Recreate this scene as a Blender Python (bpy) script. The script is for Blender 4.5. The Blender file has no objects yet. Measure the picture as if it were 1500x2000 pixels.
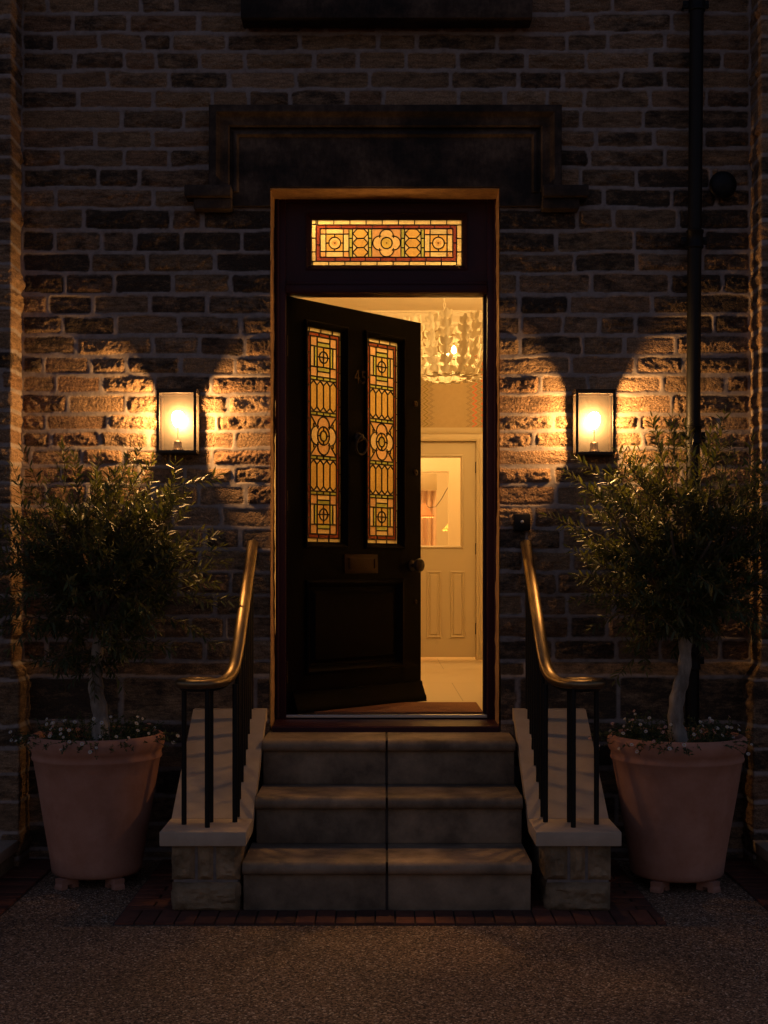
import bpy, bmesh, math, random
import numpy as np
from mathutils import Vector, Matrix, noise as mn

R = math.radians
random.seed(7)
sc = bpy.context.scene
COL = sc.collection

# ------------------------------------------------------------------ camera
HC = 1.384                       # camera height above the gravel
F = 2600.0                       # focal length in pixels of the 1500x2000 picture
cam_d = bpy.data.cameras.new("camera")
cam = bpy.data.objects.new("camera", cam_d)
COL.objects.link(cam)
cam.location = (0, 0, HC)
cam.rotation_euler = (R(90), 0, 0)
cam_d.sensor_fit = 'VERTICAL'
cam_d.sensor_height = 36.0
cam_d.lens = F / 2000.0 * 36.0
cam_d.shift_y = 115.0 / 2000.0
cam_d.clip_start = 0.05
cam_d.clip_end = 2000
sc.camera = cam

# ------------------------------------------------------------------ sky (after sunset)
SKY_STRENGTH = 0.112
world = bpy.data.worlds.new("World")
sc.world = world
world.use_nodes = True
wn = world.node_tree.nodes
wl = world.node_tree.links
wn.clear()
sky = wn.new('ShaderNodeTexSky')
sky.sky_type = 'NISHITA'
sky.sun_disc = False
sky.sun_elevation = R(2.5)
sky.sun_rotation = R(10)
sky.altitude = 100
sky.ozone_density = 3.0
bg = wn.new('ShaderNodeBackground')
bg.inputs['Strength'].default_value = SKY_STRENGTH
wo = wn.new('ShaderNodeOutputWorld')
tint = wn.new('ShaderNodeMix'); tint.data_type = 'RGBA'; tint.blend_type = 'MULTIPLY'
tint.inputs[0].default_value = 1.0
tint.inputs[7].default_value = (2.85, 1.42, 1.22, 1.0)      # purple afterglow of the dusk
wl.new(sky.outputs[0], tint.inputs[6])
wl.new(tint.outputs[2], bg.inputs['Color'])
wl.new(bg.outputs[0], wo.inputs['Surface'])
# last glow of the set sun: very weak and very soft
sun_d = bpy.data.lights.new("dusk_glow", 'SUN')
sun_d.energy = 0.012
sun_d.angle = R(60)
sun_d.color = (0.8, 0.78, 1.0)
sun = bpy.data.objects.new("dusk_glow", sun_d)
COL.objects.link(sun)
sun.rotation_euler = (R(50), 0, R(-25))

sc.view_settings.view_transform = 'Standard'
sc.view_settings.look = 'None'
sc.view_settings.exposure = 0.0
sc.view_settings.gamma = 1.0
sc.view_settings.use_curve_mapping = False
sc.cycles.use_denoising = True
try:
    sc.cycles.denoiser = 'OPENIMAGEDENOISE'
    sc.cycles.denoising_prefilter = 'ACCURATE'
except Exception:
    pass
sc.cycles.caustics_reflective = False
sc.cycles.caustics_refractive = False
sc.cycles.max_bounces = 10
sc.cycles.diffuse_bounces = 6
sc.cycles.transparent_max_bounces = 24
sc.cycles.sample_clamp_indirect = 3.0
sc.cycles.use_light_tree = True

LANTERN_L = 980.0                # radiance of the lantern bulbs
HALL_L = 95.0
AMBER = (1.0, 0.50, 0.155)
AMBER_HALL = (1.0, 0.58, 0.185)

# ------------------------------------------------------------------ materials
MATS = {}
def nodes_of(name):
    m = bpy.data.materials.new(name); m.use_nodes = True
    nt = m.node_tree; nt.nodes.clear()
    out = nt.nodes.new('ShaderNodeOutputMaterial')
    MATS[name] = m
    return m, nt, out
def nd(nt, t, **kw):
    n = nt.nodes.new(t)
    for k, v in kw.items():
        if k.startswith('i_'):
            key = k[2:].replace('_', ' ')
            n.inputs[key].default_value = v
        else: setattr(n, k, v)
    return n
def rgb(c): return (c[0], c[1], c[2], 1.0)
def tex_noise(nt, co, scale, detail=5, rough=0.6, stretch=None):
    if stretch:
        mp = nd(nt, 'ShaderNodeMapping'); mp.inputs['Scale'].default_value = stretch
        nt.links.new(co, mp.inputs['Vector']); co = mp.outputs[0]
    n = nd(nt, 'ShaderNodeTexNoise'); n.inputs['Scale'].default_value = scale
    n.inputs['Detail'].default_value = detail; n.inputs['Roughness'].default_value = rough
    nt.links.new(co, n.inputs['Vector'])
    return n.outputs['Fac']
def ramp(nt, fac, stops):
    r = nd(nt, 'ShaderNodeValToRGB')
    e = r.color_ramp.elements
    while len(e) < len(stops): e.new(0.5)
    for k, (p, c) in enumerate(stops):
        e[k].position = p; e[k].color = rgb(c) if not isinstance(c, (int, float)) else (c, c, c, 1)
    nt.links.new(fac, r.inputs['Fac'])
    return r.outputs['Color']
def mixc(nt, fac, a, b, mode='MIX'):
    m = nd(nt, 'ShaderNodeMix', data_type='RGBA', blend_type=mode)
    for sock, v in ((m.inputs[0], fac), (m.inputs[6], a), (m.inputs[7], b)):
        if isinstance(v, (int, float)): sock.default_value = v
        elif isinstance(v, tuple): sock.default_value = rgb(v)
        else: nt.links.new(v, sock)
    return m.outputs[2]
def math_(nt, op, a, b=None):
    m = nd(nt, 'ShaderNodeMath', operation=op)
    for sock, v in ((m.inputs[0], a), (m.inputs[1], b)):
        if v is None: continue
        if isinstance(v, (int, float)): sock.default_value = v
        else: nt.links.new(v, sock)
    return m.outputs[0]
def attr(nt, name):
    return nd(nt, 'ShaderNodeAttribute', attribute_name=name)
def bump(nt, h, strength, dist):
    b = nd(nt, 'ShaderNodeBump'); b.inputs['Strength'].default_value = strength
    b.inputs['Distance'].default_value = dist
    nt.links.new(h, b.inputs['Height'])
    return b.outputs['Normal']
def simple(name, c, rough=0.6, metal=0.0, c2=None, scale=12, bmp=0.0, bscale=60, bdist=0.004, stretch=None, spec=0.5, coat=0.0, tone=False):
    m, nt, out = nodes_of(name)
    p = nd(nt, 'ShaderNodeBsdfPrincipled')
    p.inputs['Roughness'].default_value = rough; p.inputs['Metallic'].default_value = metal
    p.inputs['Specular IOR Level'].default_value = spec; p.inputs['Coat Weight'].default_value = coat
    co = nd(nt, 'ShaderNodeTexCoord').outputs['Object']
    col = None
    if c2 is not None:
        f = tex_noise(nt, co, scale, 6, 0.65, stretch)
        col = ramp(nt, f, [(0.36, c), (0.66, c2)])
    if tone:
        t = attr(nt, 'tone').outputs['Fac']
        base = col if col is not None else c
        col = mixc(nt, 1.0, base, ramp(nt, t, [(0.0, (0.5, 0.5, 0.5)), (1.0, (1.25, 1.15, 1.05))]), 'MULTIPLY')
    if col is not None: nt.links.new(col, p.inputs['Base Color'])
    else: p.inputs['Base Color'].default_value = rgb(c)
    if bmp:
        h = tex_noise(nt, co, bscale, 8, 0.7, stretch)
        nt.links.new(bump(nt, h, bmp, bdist), p.inputs['Normal'])
    nt.links.new(p.outputs[0], out.inputs['Surface'])
    return m
def emitter(name, c, s):
    m, nt, out = nodes_of(name)
    e = nd(nt, 'ShaderNodeEmission'); e.inputs['Color'].default_value = rgb(c); e.inputs['Strength'].default_value = s
    nt.links.new(e.outputs[0], out.inputs['Surface'])
    return m

def make_wall_mat(name, smooth=False):
    m, nt, out = nodes_of(name)
    p = nd(nt, 'ShaderNodeBsdfPrincipled'); p.inputs['Roughness'].default_value = 0.9
    p.inputs['Specular IOR Level'].default_value = 0.25
    co = nd(nt, 'ShaderNodeTexCoord').outputs['Object']
    st = attr(nt, 'stone').outputs['Fac']; tn = attr(nt, 'tone').outputs['Fac']; so = attr(nt, 'soot').outputs['Fac']
    base = ramp(nt, tn, [(0.0, (0.28, 0.195, 0.125)), (0.3, (0.38, 0.26, 0.155)), (0.6, (0.31, 0.195, 0.12)), (1.0, (0.44, 0.31, 0.20))])
    streak = tex_noise(nt, co, 14, 7, 0.7, (1, 1, 5.5))
    base = mixc(nt, 1.0, base, ramp(nt, streak, [(0.3, (0.45, 0.42, 0.40)), (0.7, (1.25, 1.2, 1.15))]), 'MULTIPLY')
    dn = tex_noise(nt, co, 9, 8, 0.75, (1, 1, 2.0))
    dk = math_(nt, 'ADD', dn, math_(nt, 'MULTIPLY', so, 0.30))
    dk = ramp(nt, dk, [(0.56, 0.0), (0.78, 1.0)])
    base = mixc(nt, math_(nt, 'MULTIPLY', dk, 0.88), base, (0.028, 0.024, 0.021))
    fine = tex_noise(nt, co, 180, 3, 0.6)
    base = mixc(nt, 1.0, base, ramp(nt, fine, [(0.35, (0.7, 0.7, 0.7)), (0.65, (1.2, 1.2, 1.2))]), 'MULTIPLY')
    mo = ramp(nt, tex_noise(nt, co, 22, 6, 0.7), [(0.25, (0.16, 0.135, 0.125)), (0.5, (0.275, 0.238, 0.222)), (0.75, (0.36, 0.315, 0.295))])
    col = mixc(nt, st, mo, base)
    nt.links.new(col, p.inputs['Base Color'])
    h = tex_noise(nt, co, 90, 8, 0.75, (1, 1, 1.8))
    h2 = nd(nt, 'ShaderNodeTexVoronoi', feature='F1'); h2.inputs['Scale'].default_value = 95; nt.links.new(co, h2.inputs['Vector'])
    hh = math_(nt, 'ADD', h, math_(nt, 'MULTIPLY', h2.outputs['Distance'], -0.5))
    b = nd(nt, 'ShaderNodeBump'); b.inputs['Distance'].default_value = 0.011
    nt.links.new(hh, b.inputs['Height'])
    nt.links.new(math_(nt, 'ADD', math_(nt, 'MULTIPLY', st, 0.85 if not smooth else 0.4), 0.12), b.inputs['Strength'])
    nt.links.new(b.outputs['Normal'], p.inputs['Normal'])
    nt.links.new(p.outputs[0], out.inputs['Surface'])
    return m
WALL = make_wall_mat('coursed_sandstone')
PLINTH = make_wall_mat('plinth_sandstone', True)

def make_dark_stone():
    m, nt, out = nodes_of('soot_blackened_stone')
    p = nd(nt, 'ShaderNodeBsdfPrincipled'); p.inputs['Roughness'].default_value = 0.9
    p.inputs['Specular IOR Level'].default_value = 0.2
    co = nd(nt, 'ShaderNodeTexCoord').outputs['Object']
    a = tex_noise(nt, co, 3.2, 8, 0.68, (1, 1, 1.3))
    c = ramp(nt, a, [(0.38, (0.022, 0.019, 0.018)), (0.50, (0.052, 0.038, 0.030)), (0.66, (0.125, 0.09, 0.066))])
    s = tex_noise(nt, co, 60, 5, 0.7, (1, 1, 0.4))
    c = mixc(nt, 1.0, c, ramp(nt, s, [(0.3, 0.65), (0.7, 1.2)]), 'MULTIPLY')
    nt.links.new(c, p.inputs['Base Color'])
    nt.links.new(bump(nt, tex_noise(nt, co, 50, 8, 0.7), 0.5, 0.004), p.inputs['Normal'])
    nt.links.new(p.outputs[0], out.inputs['Surface'])
    return m
DARKSTONE = make_dark_stone()
REVEAL = simple('lamplit_reveal_stone', (0.42, 0.24, 0.10), 0.9, c2=(0.24, 0.13, 0.06), scale=16, bmp=0.7, bscale=45, bdist=0.006)  # orange lamplight of the doorway put into the stone colour
STEP = simple('york_stone_steps', (0.13, 0.10, 0.07), 0.85, c2=(0.36, 0.28, 0.195), scale=4.5, bmp=0.6, bscale=70, bdist=0.003, tone=True)
COPING = simple('sawn_buff_stone', (0.40, 0.32, 0.235), 0.85, c2=(0.48, 0.385, 0.29), scale=7, bmp=0.35, bscale=160, bdist=0.002)
PIER = simple('pitched_face_stone', (0.14, 0.105, 0.06), 0.9, c2=(0.38, 0.29, 0.185), scale=7, bmp=1.0, bscale=45, bdist=0.010, tone=True)
MORTAR = simple('grey_mortar', (0.15, 0.13, 0.12), 0.95, c2=(0.23, 0.20, 0.18), scale=30, bmp=0.4)
PAINT = simple('aubergine_gloss_paint', (0.032, 0.010, 0.016), 0.42, c2=(0.038, 0.012, 0.019), scale=8, bmp=0.06, bscale=30, spec=0.18)
DOORPAINT = simple('black_plum_door_paint', (0.0018, 0.0007, 0.0015), 0.5, c2=(0.0023, 0.0009, 0.0019), scale=8, bmp=0.05, bscale=30, spec=0.05)
BLACK = simple('black_metal_paint', (0.006, 0.006, 0.0065), 0.45, spec=0.22, bmp=0.08, bscale=90)
PIPE = simple('cast_iron_black_paint', (0.004, 0.004, 0.0045), 0.5, c2=(0.007, 0.0065, 0.007), scale=20, bmp=0.15, bscale=40, spec=0.2)
BRASSRAIL = simple('aged_brass', (0.28, 0.20, 0.11), 0.40, 0.9, c2=(0.17, 0.12, 0.065), scale=9, bmp=0.05, bscale=80, stretch=(1, .3, 1))
OLDBRASS = simple('dark_aged_brass', (0.045, 0.025, 0.011), 0.5, 0.8, c2=(0.028, 0.016, 0.008), scale=30, bmp=0.1)
BRONZE = simple('dark_bronze', (0.045, 0.033, 0.022), 0.5, 0.6, c2=(0.03, 0.022, 0.016), scale=20)
ALU = simple('aluminium_strip', (0.5, 0.48, 0.46), 0.35, 0.9)
TERRA = simple('terracotta', (0.36, 0.165, 0.105), 0.85, c2=(0.46, 0.235, 0.165), scale=7, bmp=0.25, bscale=35, bdist=0.003)
SOIL = simple('potting_soil', (0.03, 0.022, 0.015), 1.0, c2=(0.10, 0.07, 0.045), scale=60, bmp=1.0, bscale=90, bdist=0.01)
BARK = simple('olive_bark', (0.15, 0.125, 0.10), 0.9, c2=(0.42, 0.37, 0.31), scale=14, bmp=0.8, bscale=40, bdist=0.006, stretch=(1, 1, .35))
TWIG = simple('twig_bark', (0.09, 0.065, 0.04), 0.85)
BRICKP = simple('clay_paver', (0.095, 0.030, 0.018), 0.85, c2=(0.16, 0.055, 0.032), scale=14, bmp=0.4, bscale=90, tone=True)
JOINT = simple('sand_joint', (0.05, 0.04, 0.035), 1.0)
CREAM = simple('cream_plaster', (0.80, 0.71, 0.55), 0.7, c2=(0.84, 0.75, 0.60), scale=3)
CREAMDOOR = simple('cream_eggshell_paint', (0.46, 0.375, 0.245), 0.45)
WALLPAPER = simple('ochre_wallpaper', (0.33, 0.235, 0.12), 0.75, c2=(0.36, 0.26, 0.135), scale=30)
CEIL = simple('ceiling_white', (0.84, 0.77, 0.63), 0.8)
ZIGRED = simple('print_red', (0.62, 0.10, 0.03), 0.8)
ZIGOLIVE = simple('print_olive', (0.20, 0.15, 0.02), 0.8)
DOTS = simple('print_dark', (0.10, 0.075, 0.035), 0.8)
TILE = simple('limestone_tile', (0.56, 0.45, 0.30), 0.3, c2=(0.63, 0.51, 0.35), scale=3, bmp=0.03)
COIR = simple('coir_mat', (0.20, 0.075, 0.03), 0.95, c2=(0.30, 0.12, 0.05), scale=120, bmp=0.8, bscale=240, bdist=0.004)
CURTAIN = simple('pink_linen_curtain', (0.72, 0.50, 0.40), 0.85, c2=(0.78, 0.62, 0.50), scale=3, stretch=(30, 30, .2))
PLASTIC = simple('black_plastic', (0.005, 0.005, 0.006), 0.5, spec=0.2)
RUBBER = simple('dark_gap', (0.006, 0.005, 0.005), 0.8)
PETALWHITE = simple('daisy_white', (0.60, 0.57, 0.56), 0.7)
PETALPINK = simple('daisy_pink', (0.62, 0.32, 0.33), 0.7)
DISC = simple('daisy_disc', (0.45, 0.33, 0.05), 0.8)

def make_leaf(name, top, under, rough=0.4, tr=0.25):
    m, nt, out = nodes_of(name)
    p = nd(nt, 'ShaderNodeBsdfPrincipled'); p.inputs['Roughness'].default_value = rough
    g = nd(nt, 'ShaderNodeNewGeometry')
    t = attr(nt, 'tone').outputs['Fac']
    a = mixc(nt, g.outputs['Backfacing'], top, under)
    a = mixc(nt, 1.0, a, ramp(nt, t, [(0, (0.55, 0.6, 0.5)), (1, (1.5, 1.35, 1.2))]), 'MULTIPLY')
    nt.links.new(a, p.inputs['Base Color'])
    tl = nd(nt, 'ShaderNodeBsdfTranslucent'); nt.links.new(mixc(nt, 1.0, a, (1.6, 1.7, 0.5), 'MULTIPLY'), tl.inputs['Color'])
    mx = nd(nt, 'ShaderNodeMixShader'); mx.inputs[0].default_value = tr
    nt.links.new(p.outputs[0], mx.inputs[1]); nt.links.new(tl.outputs[0], mx.inputs[2])
    nt.links.new(mx.outputs[0], out.inputs['Surface'])
    return m
OLIVE = make_leaf('olive_leaf', (0.042, 0.058, 0.015), (0.11, 0.115, 0.06), 0.55, 0.22)
HERB = make_leaf('daisy_foliage', (0.030, 0.050, 0.016), (0.045, 0.065, 0.025), 0.6, 0.2)

def make_petal():
    m, nt, out = nodes_of('white_porcelain_leaf')
    p = nd(nt, 'ShaderNodeBsdfPrincipled'); p.inputs['Base Color'].default_value = rgb((0.72, 0.65, 0.52)); p.inputs['Roughness'].default_value = 0.5
    tl = nd(nt, 'ShaderNodeBsdfTranslucent'); tl.inputs['Color'].default_value = rgb((0.9, 0.8, 0.6))
    mx = nd(nt, 'ShaderNodeMixShader'); mx.inputs[0].default_value = 0.10
    nt.links.new(p.outputs[0], mx.inputs[1]); nt.links.new(tl.outputs[0], mx.inputs[2])
    nt.links.new(mx.outputs[0], out.inputs['Surface'])
    return m
PETAL = make_petal()

def make_clear_glass(name, haze, gloss=0.06, seed=True, tint=(1, 1, 1)):
    m, nt, out = nodes_of(name)
    t = nd(nt, 'ShaderNodeBsdfTransparent'); t.inputs['Color'].default_value = rgb(tint)
    g = nd(nt, 'ShaderNodeBsdfGlossy'); g.inputs['Roughness'].default_value = 0.12
    tl = nd(nt, 'ShaderNodeBsdfTranslucent'); tl.inputs['Color'].default_value = rgb((1, 0.9, 0.75))
    co = nd(nt, 'ShaderNodeTexCoord').outputs['Object']
    hz = haze
    if seed:
        n1 = tex_noise(nt, co, 260, 2, 0.5)
        n2 = tex_noise(nt, co, 40, 4, 0.6, (1, 1, 0.15))
        sp = ramp(nt, n1, [(0.60, 0.55), (0.72, 2.6)])
        hz = math_(nt, 'MULTIPLY', math_(nt, 'MULTIPLY', sp, haze), ramp(nt, n2, [(0.3, 0.55), (0.75, 1.5)]))
    m1 = nd(nt, 'ShaderNodeMixShader'); m1.inputs[0].default_value = gloss
    nt.links.new(t.outputs[0], m1.inputs[1]); nt.links.new(g.outputs[0], m1.inputs[2])
    m2 = nd(nt, 'ShaderNodeMixShader')
    if isinstance(hz, float): m2.inputs[0].default_value = hz
    else: nt.links.new(hz, m2.inputs[0])
    nt.links.new(m1.outputs[0], m2.inputs[1]); nt.links.new(tl.outputs[0], m2.inputs[2])
    nt.links.new(m2.outputs[0], out.inputs['Surface'])
    return m
LANTERN_GLASS = make_clear_glass('seeded_lantern_glass', 0.003)
WINDOW_GLASS = make_clear_glass('door_window_glass', 0.01, 0.05, False)

def make_stained():
    m, nt, out = nodes_of('stained_glass')
    c = attr(nt, 'gcol').outputs['Color']
    co = nd(nt, 'ShaderNodeTexCoord').outputs['Object']
    n = tex_noise(nt, co, 110, 5, 0.7)
    n2 = tex_noise(nt, co, 12, 4, 0.6)
    c = mixc(nt, 1.0, c, ramp(nt, n, [(0.3, 0.78), (0.7, 1.15)]), 'MULTIPLY')
    c = mixc(nt, 1.0, c, ramp(nt, n2, [(0.3, 0.85), (0.7, 1.05)]), 'MULTIPLY')
    t = nd(nt, 'ShaderNodeBsdfTransparent'); nt.links.new(c, t.inputs['Color'])
    tl = nd(nt, 'ShaderNodeBsdfTranslucent'); nt.links.new(c, tl.inputs['Color'])
    g = nd(nt, 'ShaderNodeBsdfGlossy'); g.inputs['Roughness'].default_value = 0.15
    nt.links.new(bump(nt, n, 0.4, 0.003), g.inputs['Normal'])
    m1 = nd(nt, 'ShaderNodeMixShader'); m1.inputs[0].default_value = 0.55
    nt.links.new(t.outputs[0], m1.inputs[1]); nt.links.new(tl.outputs[0], m1.inputs[2])
    m2 = nd(nt, 'ShaderNodeMixShader'); m2.inputs[0].default_value = 0.05
    nt.links.new(m1.outputs[0], m2.inputs[1]); nt.links.new(g.outputs[0], m2.inputs[2])
    nt.links.new(m2.outputs[0], out.inputs['Surface'])
    return m
STAINED = make_stained()
LEAD = simple('lead_came', (0.010, 0.009, 0.009), 0.6)

def make_gravel():
    m, nt, out = nodes_of('resin_bound_gravel')
    p = nd(nt, 'ShaderNodeBsdfPrincipled'); p.inputs['Roughness'].default_value = 0.75
    p.inputs['Specular IOR Level'].default_value = 0.35
    co = nd(nt, 'ShaderNodeTexCoord').outputs['Object']
    v = nd(nt, 'ShaderNodeTexVoronoi'); v.inputs['Scale'].default_value = 165; nt.links.new(co, v.inputs['Vector'])
    sep = nd(nt, 'ShaderNodeSeparateColor'); nt.links.new(v.outputs['Color'], sep.inputs[0])
    c = ramp(nt, sep.outputs[0], [(0.0, (0.03, 0.018, 0.012)), (0.35, (0.13, 0.078, 0.045)), (0.7, (0.30, 0.19, 0.115)), (0.93, (0.46, 0.31, 0.20)), (1.0, (0.8, 0.68, 0.52))])
    big = tex_noise(nt, co, 1.6, 6, 0.6)
    c = mixc(nt, 1.0, c, ramp(nt, big, [(0.3, 0.75), (0.7, 1.15)]), 'MULTIPLY')
    nt.links.new(c, p.inputs['Base Color'])
    d = math_(nt, 'SUBTRACT', 1.0, v.outputs['Distance'])
    nt.links.new(bump(nt, d, 1.0, 0.006), p.inputs['Normal'])
    nt.links.new(p.outputs[0], out.inputs['Surface'])
    return m
GRAVEL = make_gravel()
LANTERN_BULB = emitter('lit_lantern_bulb', AMBER, LANTERN_L)
HALL_BULB = emitter('lit_hall_bulb', AMBER_HALL, HALL_L)
SHADE_PINK = simple('pink_fabric_shade', (0.72, 0.36, 0.22), 0.8)
SHADE_YELLOW = simple('yellow_fabric_shade', (0.8, 0.66, 0.25), 0.8)

# ------------------------------------------------------------------ mesh helpers
class MB:
    """collects geometry and links it as ONE mesh object"""
    def __init__(s): s.v = []; s.f = []; s.mi = []; s.t = []; s.tone = None
    def add(s, vs, fs, mi=0, tone=0.5):
        b = len(s.v); s.v += [tuple(v) for v in vs]; s.t += [tone] * len(vs)
        s.f += [tuple(b + i for i in f) for f in fs]; s.mi += [mi] * len(fs)
        return s
    def box(s, x0, x1, y0, y1, z0, z1, mi=0, tone=0.5, bev=0.0):
        if bev <= 0:
            vs = [(x0,y0,z0),(x1,y0,z0),(x1,y1,z0),(x0,y1,z0),(x0,y0,z1),(x1,y0,z1),(x1,y1,z1),(x0,y1,z1)]
            return s.add(vs, [(3,2,1,0),(4,5,6,7),(0,1,5,4),(1,2,6,5),(2,3,7,6),(3,0,4,7)], mi, tone)
        bm = bmesh.new(); bmesh.ops.create_cube(bm, size=1)
        for v in bm.verts:
            v.co = ((x0+x1)/2 + v.co.x*(x1-x0), (y0+y1)/2 + v.co.y*(y1-y0), (z0+z1)/2 + v.co.z*(z1-z0))
        bmesh.ops.bevel(bm, geom=bm.edges[:], offset=bev, segments=2, affect='EDGES', profile=0.5)
        return s.bm(bm, mi, tone)
    def bm(s, bm, mi=0, tone=0.5, M=None):
        bm.verts.index_update()
        vs = [(M @ v.co) if M else v.co.copy() for v in bm.verts]
        fs = [[v.index for v in f.verts] for f in bm.faces]
        bm.free(); return s.add(vs, fs, mi, tone)
    def prism(s, pts, y0, y1, mi=0, tone=0.5):
        """polygon in (x,z), counter-clockwise seen from -y, extruded from y0 (front) to y1"""
        n = len(pts)
        vs = [(a, y0, b) for a, b in pts] + [(a, y1, b) for a, b in pts]
        fs = [tuple(range(n)), tuple(reversed(range(n, 2*n)))] + [(i, n+i, n+(i+1) % n, (i+1) % n) for i in range(n)]
        return s.add(vs, fs, mi, tone)
    def prism_x(s, pts, x0, x1, mi=0, tone=0.5):
        """polygon in (y,z) extruded along x"""
        n = len(pts)
        vs = [(x0, a, b) for a, b in pts] + [(x1, a, b) for a, b in pts]
        fs = [tuple(reversed(range(n))), tuple(range(n, 2*n))] + [((i+1) % n, n+(i+1) % n, n+i, i) for i in range(n)]
        return s.add(vs, fs, mi, tone)
    def tube(s, pts, rad, n=10, mi=0, tone=0.5, cap=True):
        pts = [Vector(p) for p in pts]; m = len(pts)
        rs = rad if isinstance(rad, (list, tuple)) else [rad] * m
        prev = None; vs = []
        for i, p in enumerate(pts):
            t = (pts[min(i+1, m-1)] - pts[max(i-1, 0)]).normalized()
            if prev is None:
                a = Vector((0,0,1)) if abs(t.z) < 0.9 else Vector((1,0,0))
                u = t.cross(a).normalized()
            else:
                u = (prev - t * prev.dot(t))
                u = u.normalized() if u.length > 1e-6 else t.orthogonal().normalized()
            prev = u; w = t.cross(u)
            for k in range(n):
                a = 2*math.pi*k/n
                vs.append(p + (u*math.cos(a) + w*math.sin(a)) * rs[i])
        fs = [(i*n+k, i*n+(k+1) % n, (i+1)*n+(k+1) % n, (i+1)*n+k) for i in range(m-1) for k in range(n)]
        if cap: fs += [tuple(reversed(range(n))), tuple(range((m-1)*n, m*n))]
        return s.add(vs, fs, mi, tone)
    def lathe(s, prof, c=(0,0,0), n=40, mi=0, tone=0.5, axis='z', jitter=0.0):
        """prof: list of (r, h)"""
        vs = []; m = len(prof)
        for r, h in prof:
            for k in range(n):
                a = 2*math.pi*k/n
                rr = r*(1 + jitter*mn.noise(Vector((math.cos(a)*1.3, math.sin(a)*1.3, h*4))))
                if axis == 'z': vs.append((c[0]+rr*math.cos(a), c[1]+rr*math.sin(a), c[2]+h))
                else: vs.append((c[0]+rr*math.cos(a), c[1]-h, c[2]+rr*math.sin(a)))
        fs = [(i*n+k, i*n+(k+1) % n, (i+1)*n+(k+1) % n, (i+1)*n+k) for i in range(m-1) for k in range(n)]
        if prof[0][0] > 1e-5: fs.append(tuple(reversed(range(n))))
        if prof[-1][0] > 1e-5: fs.append(tuple(range((m-1)*n, m*n)))
        return s.add(vs, fs, mi, tone)
    def ribbon(s, a, b, w, y0, y1, mi=0):
        """flat bar from a to b (x,z pairs), width w, between y0 and y1"""
        dx, dz = b[0]-a[0], b[1]-a[1]; l = math.hypot(dx, dz)
        if l < 1e-6: return s
        nx, nz = -dz/l*w/2, dx/l*w/2; ex, ez = dx/l*w*0.35, dz/l*w*0.35
        p = [(a[0]-ex+nx, a[1]-ez+nz), (a[0]-ex-nx, a[1]-ez-nz), (b[0]+ex-nx, b[1]+ez-nz), (b[0]+ex+nx, b[1]+ez+nz)]
        return s.prism(p, y0, y1, mi)
    def sweep(s, path, prof, to3, closed=False, mi=0, cap=True):
        """mitred sweep. path: 2D points; prof: (offset to the left of travel, projection)"""
        n = len(path); m = len(prof); vs = []
        for i in range(n):
            def seg(j):
                a = path[j % n]; b = path[(j+1) % n]; d = Vector((b[0]-a[0], b[1]-a[1])).normalized(); return Vector((-d.y, d.x))
            if closed: n0, n1 = seg(i-1), seg(i)
            else: n0 = seg(max(i-1, 0)); n1 = seg(min(i, n-2))
            mt = (n0+n1) / (1+n0.dot(n1))
            for o, p in prof: vs.append(to3(path[i][0]+mt.x*o, path[i][1]+mt.y*o, p))
        fs = []
        for i in range(n if closed else n-1):
            j = (i+1) % n
            for k in range(m-1): fs.append((i*m+k, j*m+k, j*m+k+1, i*m+k+1))
        if cap and not closed: fs += [tuple(range(m)), tuple(reversed(range((n-1)*m, n*m)))]
        return s.add(vs, fs, mi)
    def build(s, name, mats, parent=None, org=None, smooth=False, angle=40, loc=None):
        me = bpy.data.meshes.new(name)
        me.from_pydata(s.v, [], s.f); 
        if not isinstance(mats, (list, tuple)): mats = [mats]
        for m in mats: me.materials.append(m)
        if len(mats) > 1: me.polygons.foreach_set('material_index', s.mi)
        at = me.attributes.new('tone', 'FLOAT', 'POINT'); at.data.foreach_set('value', np.array(s.t, dtype=np.float32))
        return link(me, name, parent, org, smooth, angle, loc)

def link(me, name, parent=None, org=None, smooth=False, angle=40, loc=None):
    o = bpy.data.objects.new(name, me); COL.objects.link(o)
    if org is None and parent is not None: org = parent.get('_org')
    if org is not None:
        me.transform(Matrix.Translation(-Vector(org)))
        o['_org'] = list(org)
    if parent is None and org is not None: o.location = org
    if parent is not None: o.parent = parent
    if loc is not None: o.location = loc
    bm = bmesh.new(); bm.from_mesh(me)
    if len(bm.faces) < 60000: bmesh.ops.recalc_face_normals(bm, faces=bm.faces[:]) if not getattr(me, 'keepn', False) else None
    bm.to_mesh(me); bm.free()
    if smooth:
        me.polygons.foreach_set('use_smooth', [True]*len(me.polygons))
        if angle < 180: me.set_sharp_from_angle(angle=R(angle))
    me.update()
    return o
def leafmesh(name, mb, mats, parent, org=None):
    me = bpy.data.meshes.new(name); me.from_pydata(mb.v, [], mb.f)
    if not isinstance(mats, (list, tuple)): mats = [mats]
    for m in mats: me.materials.append(m)
    if len(mats) > 1: me.polygons.foreach_set('material_index', mb.mi)
    at = me.attributes.new('tone', 'FLOAT', 'POINT'); at.data.foreach_set('value', np.array(mb.t, dtype=np.float32))
    org = org or parent.get('_org')
    if org is not None: me.transform(Matrix.Translation(-Vector(org)))
    o = bpy.data.objects.new(name, me); COL.objects.link(o); o.parent = parent; o['_org'] = list(org)
    me.polygons.foreach_set('use_smooth', [True]*len(me.polygons)); me.update()
    return o
def thing(name, label, cat, loc=(0,0,0), group=None, size=0.2):
    o = bpy.data.objects.new(name, None); COL.objects.link(o); o.location = loc; o['_org'] = list(loc)
    o.empty_display_size = size; o['label'] = label; o['category'] = cat
    if group: o['group'] = group
    return o
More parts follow.
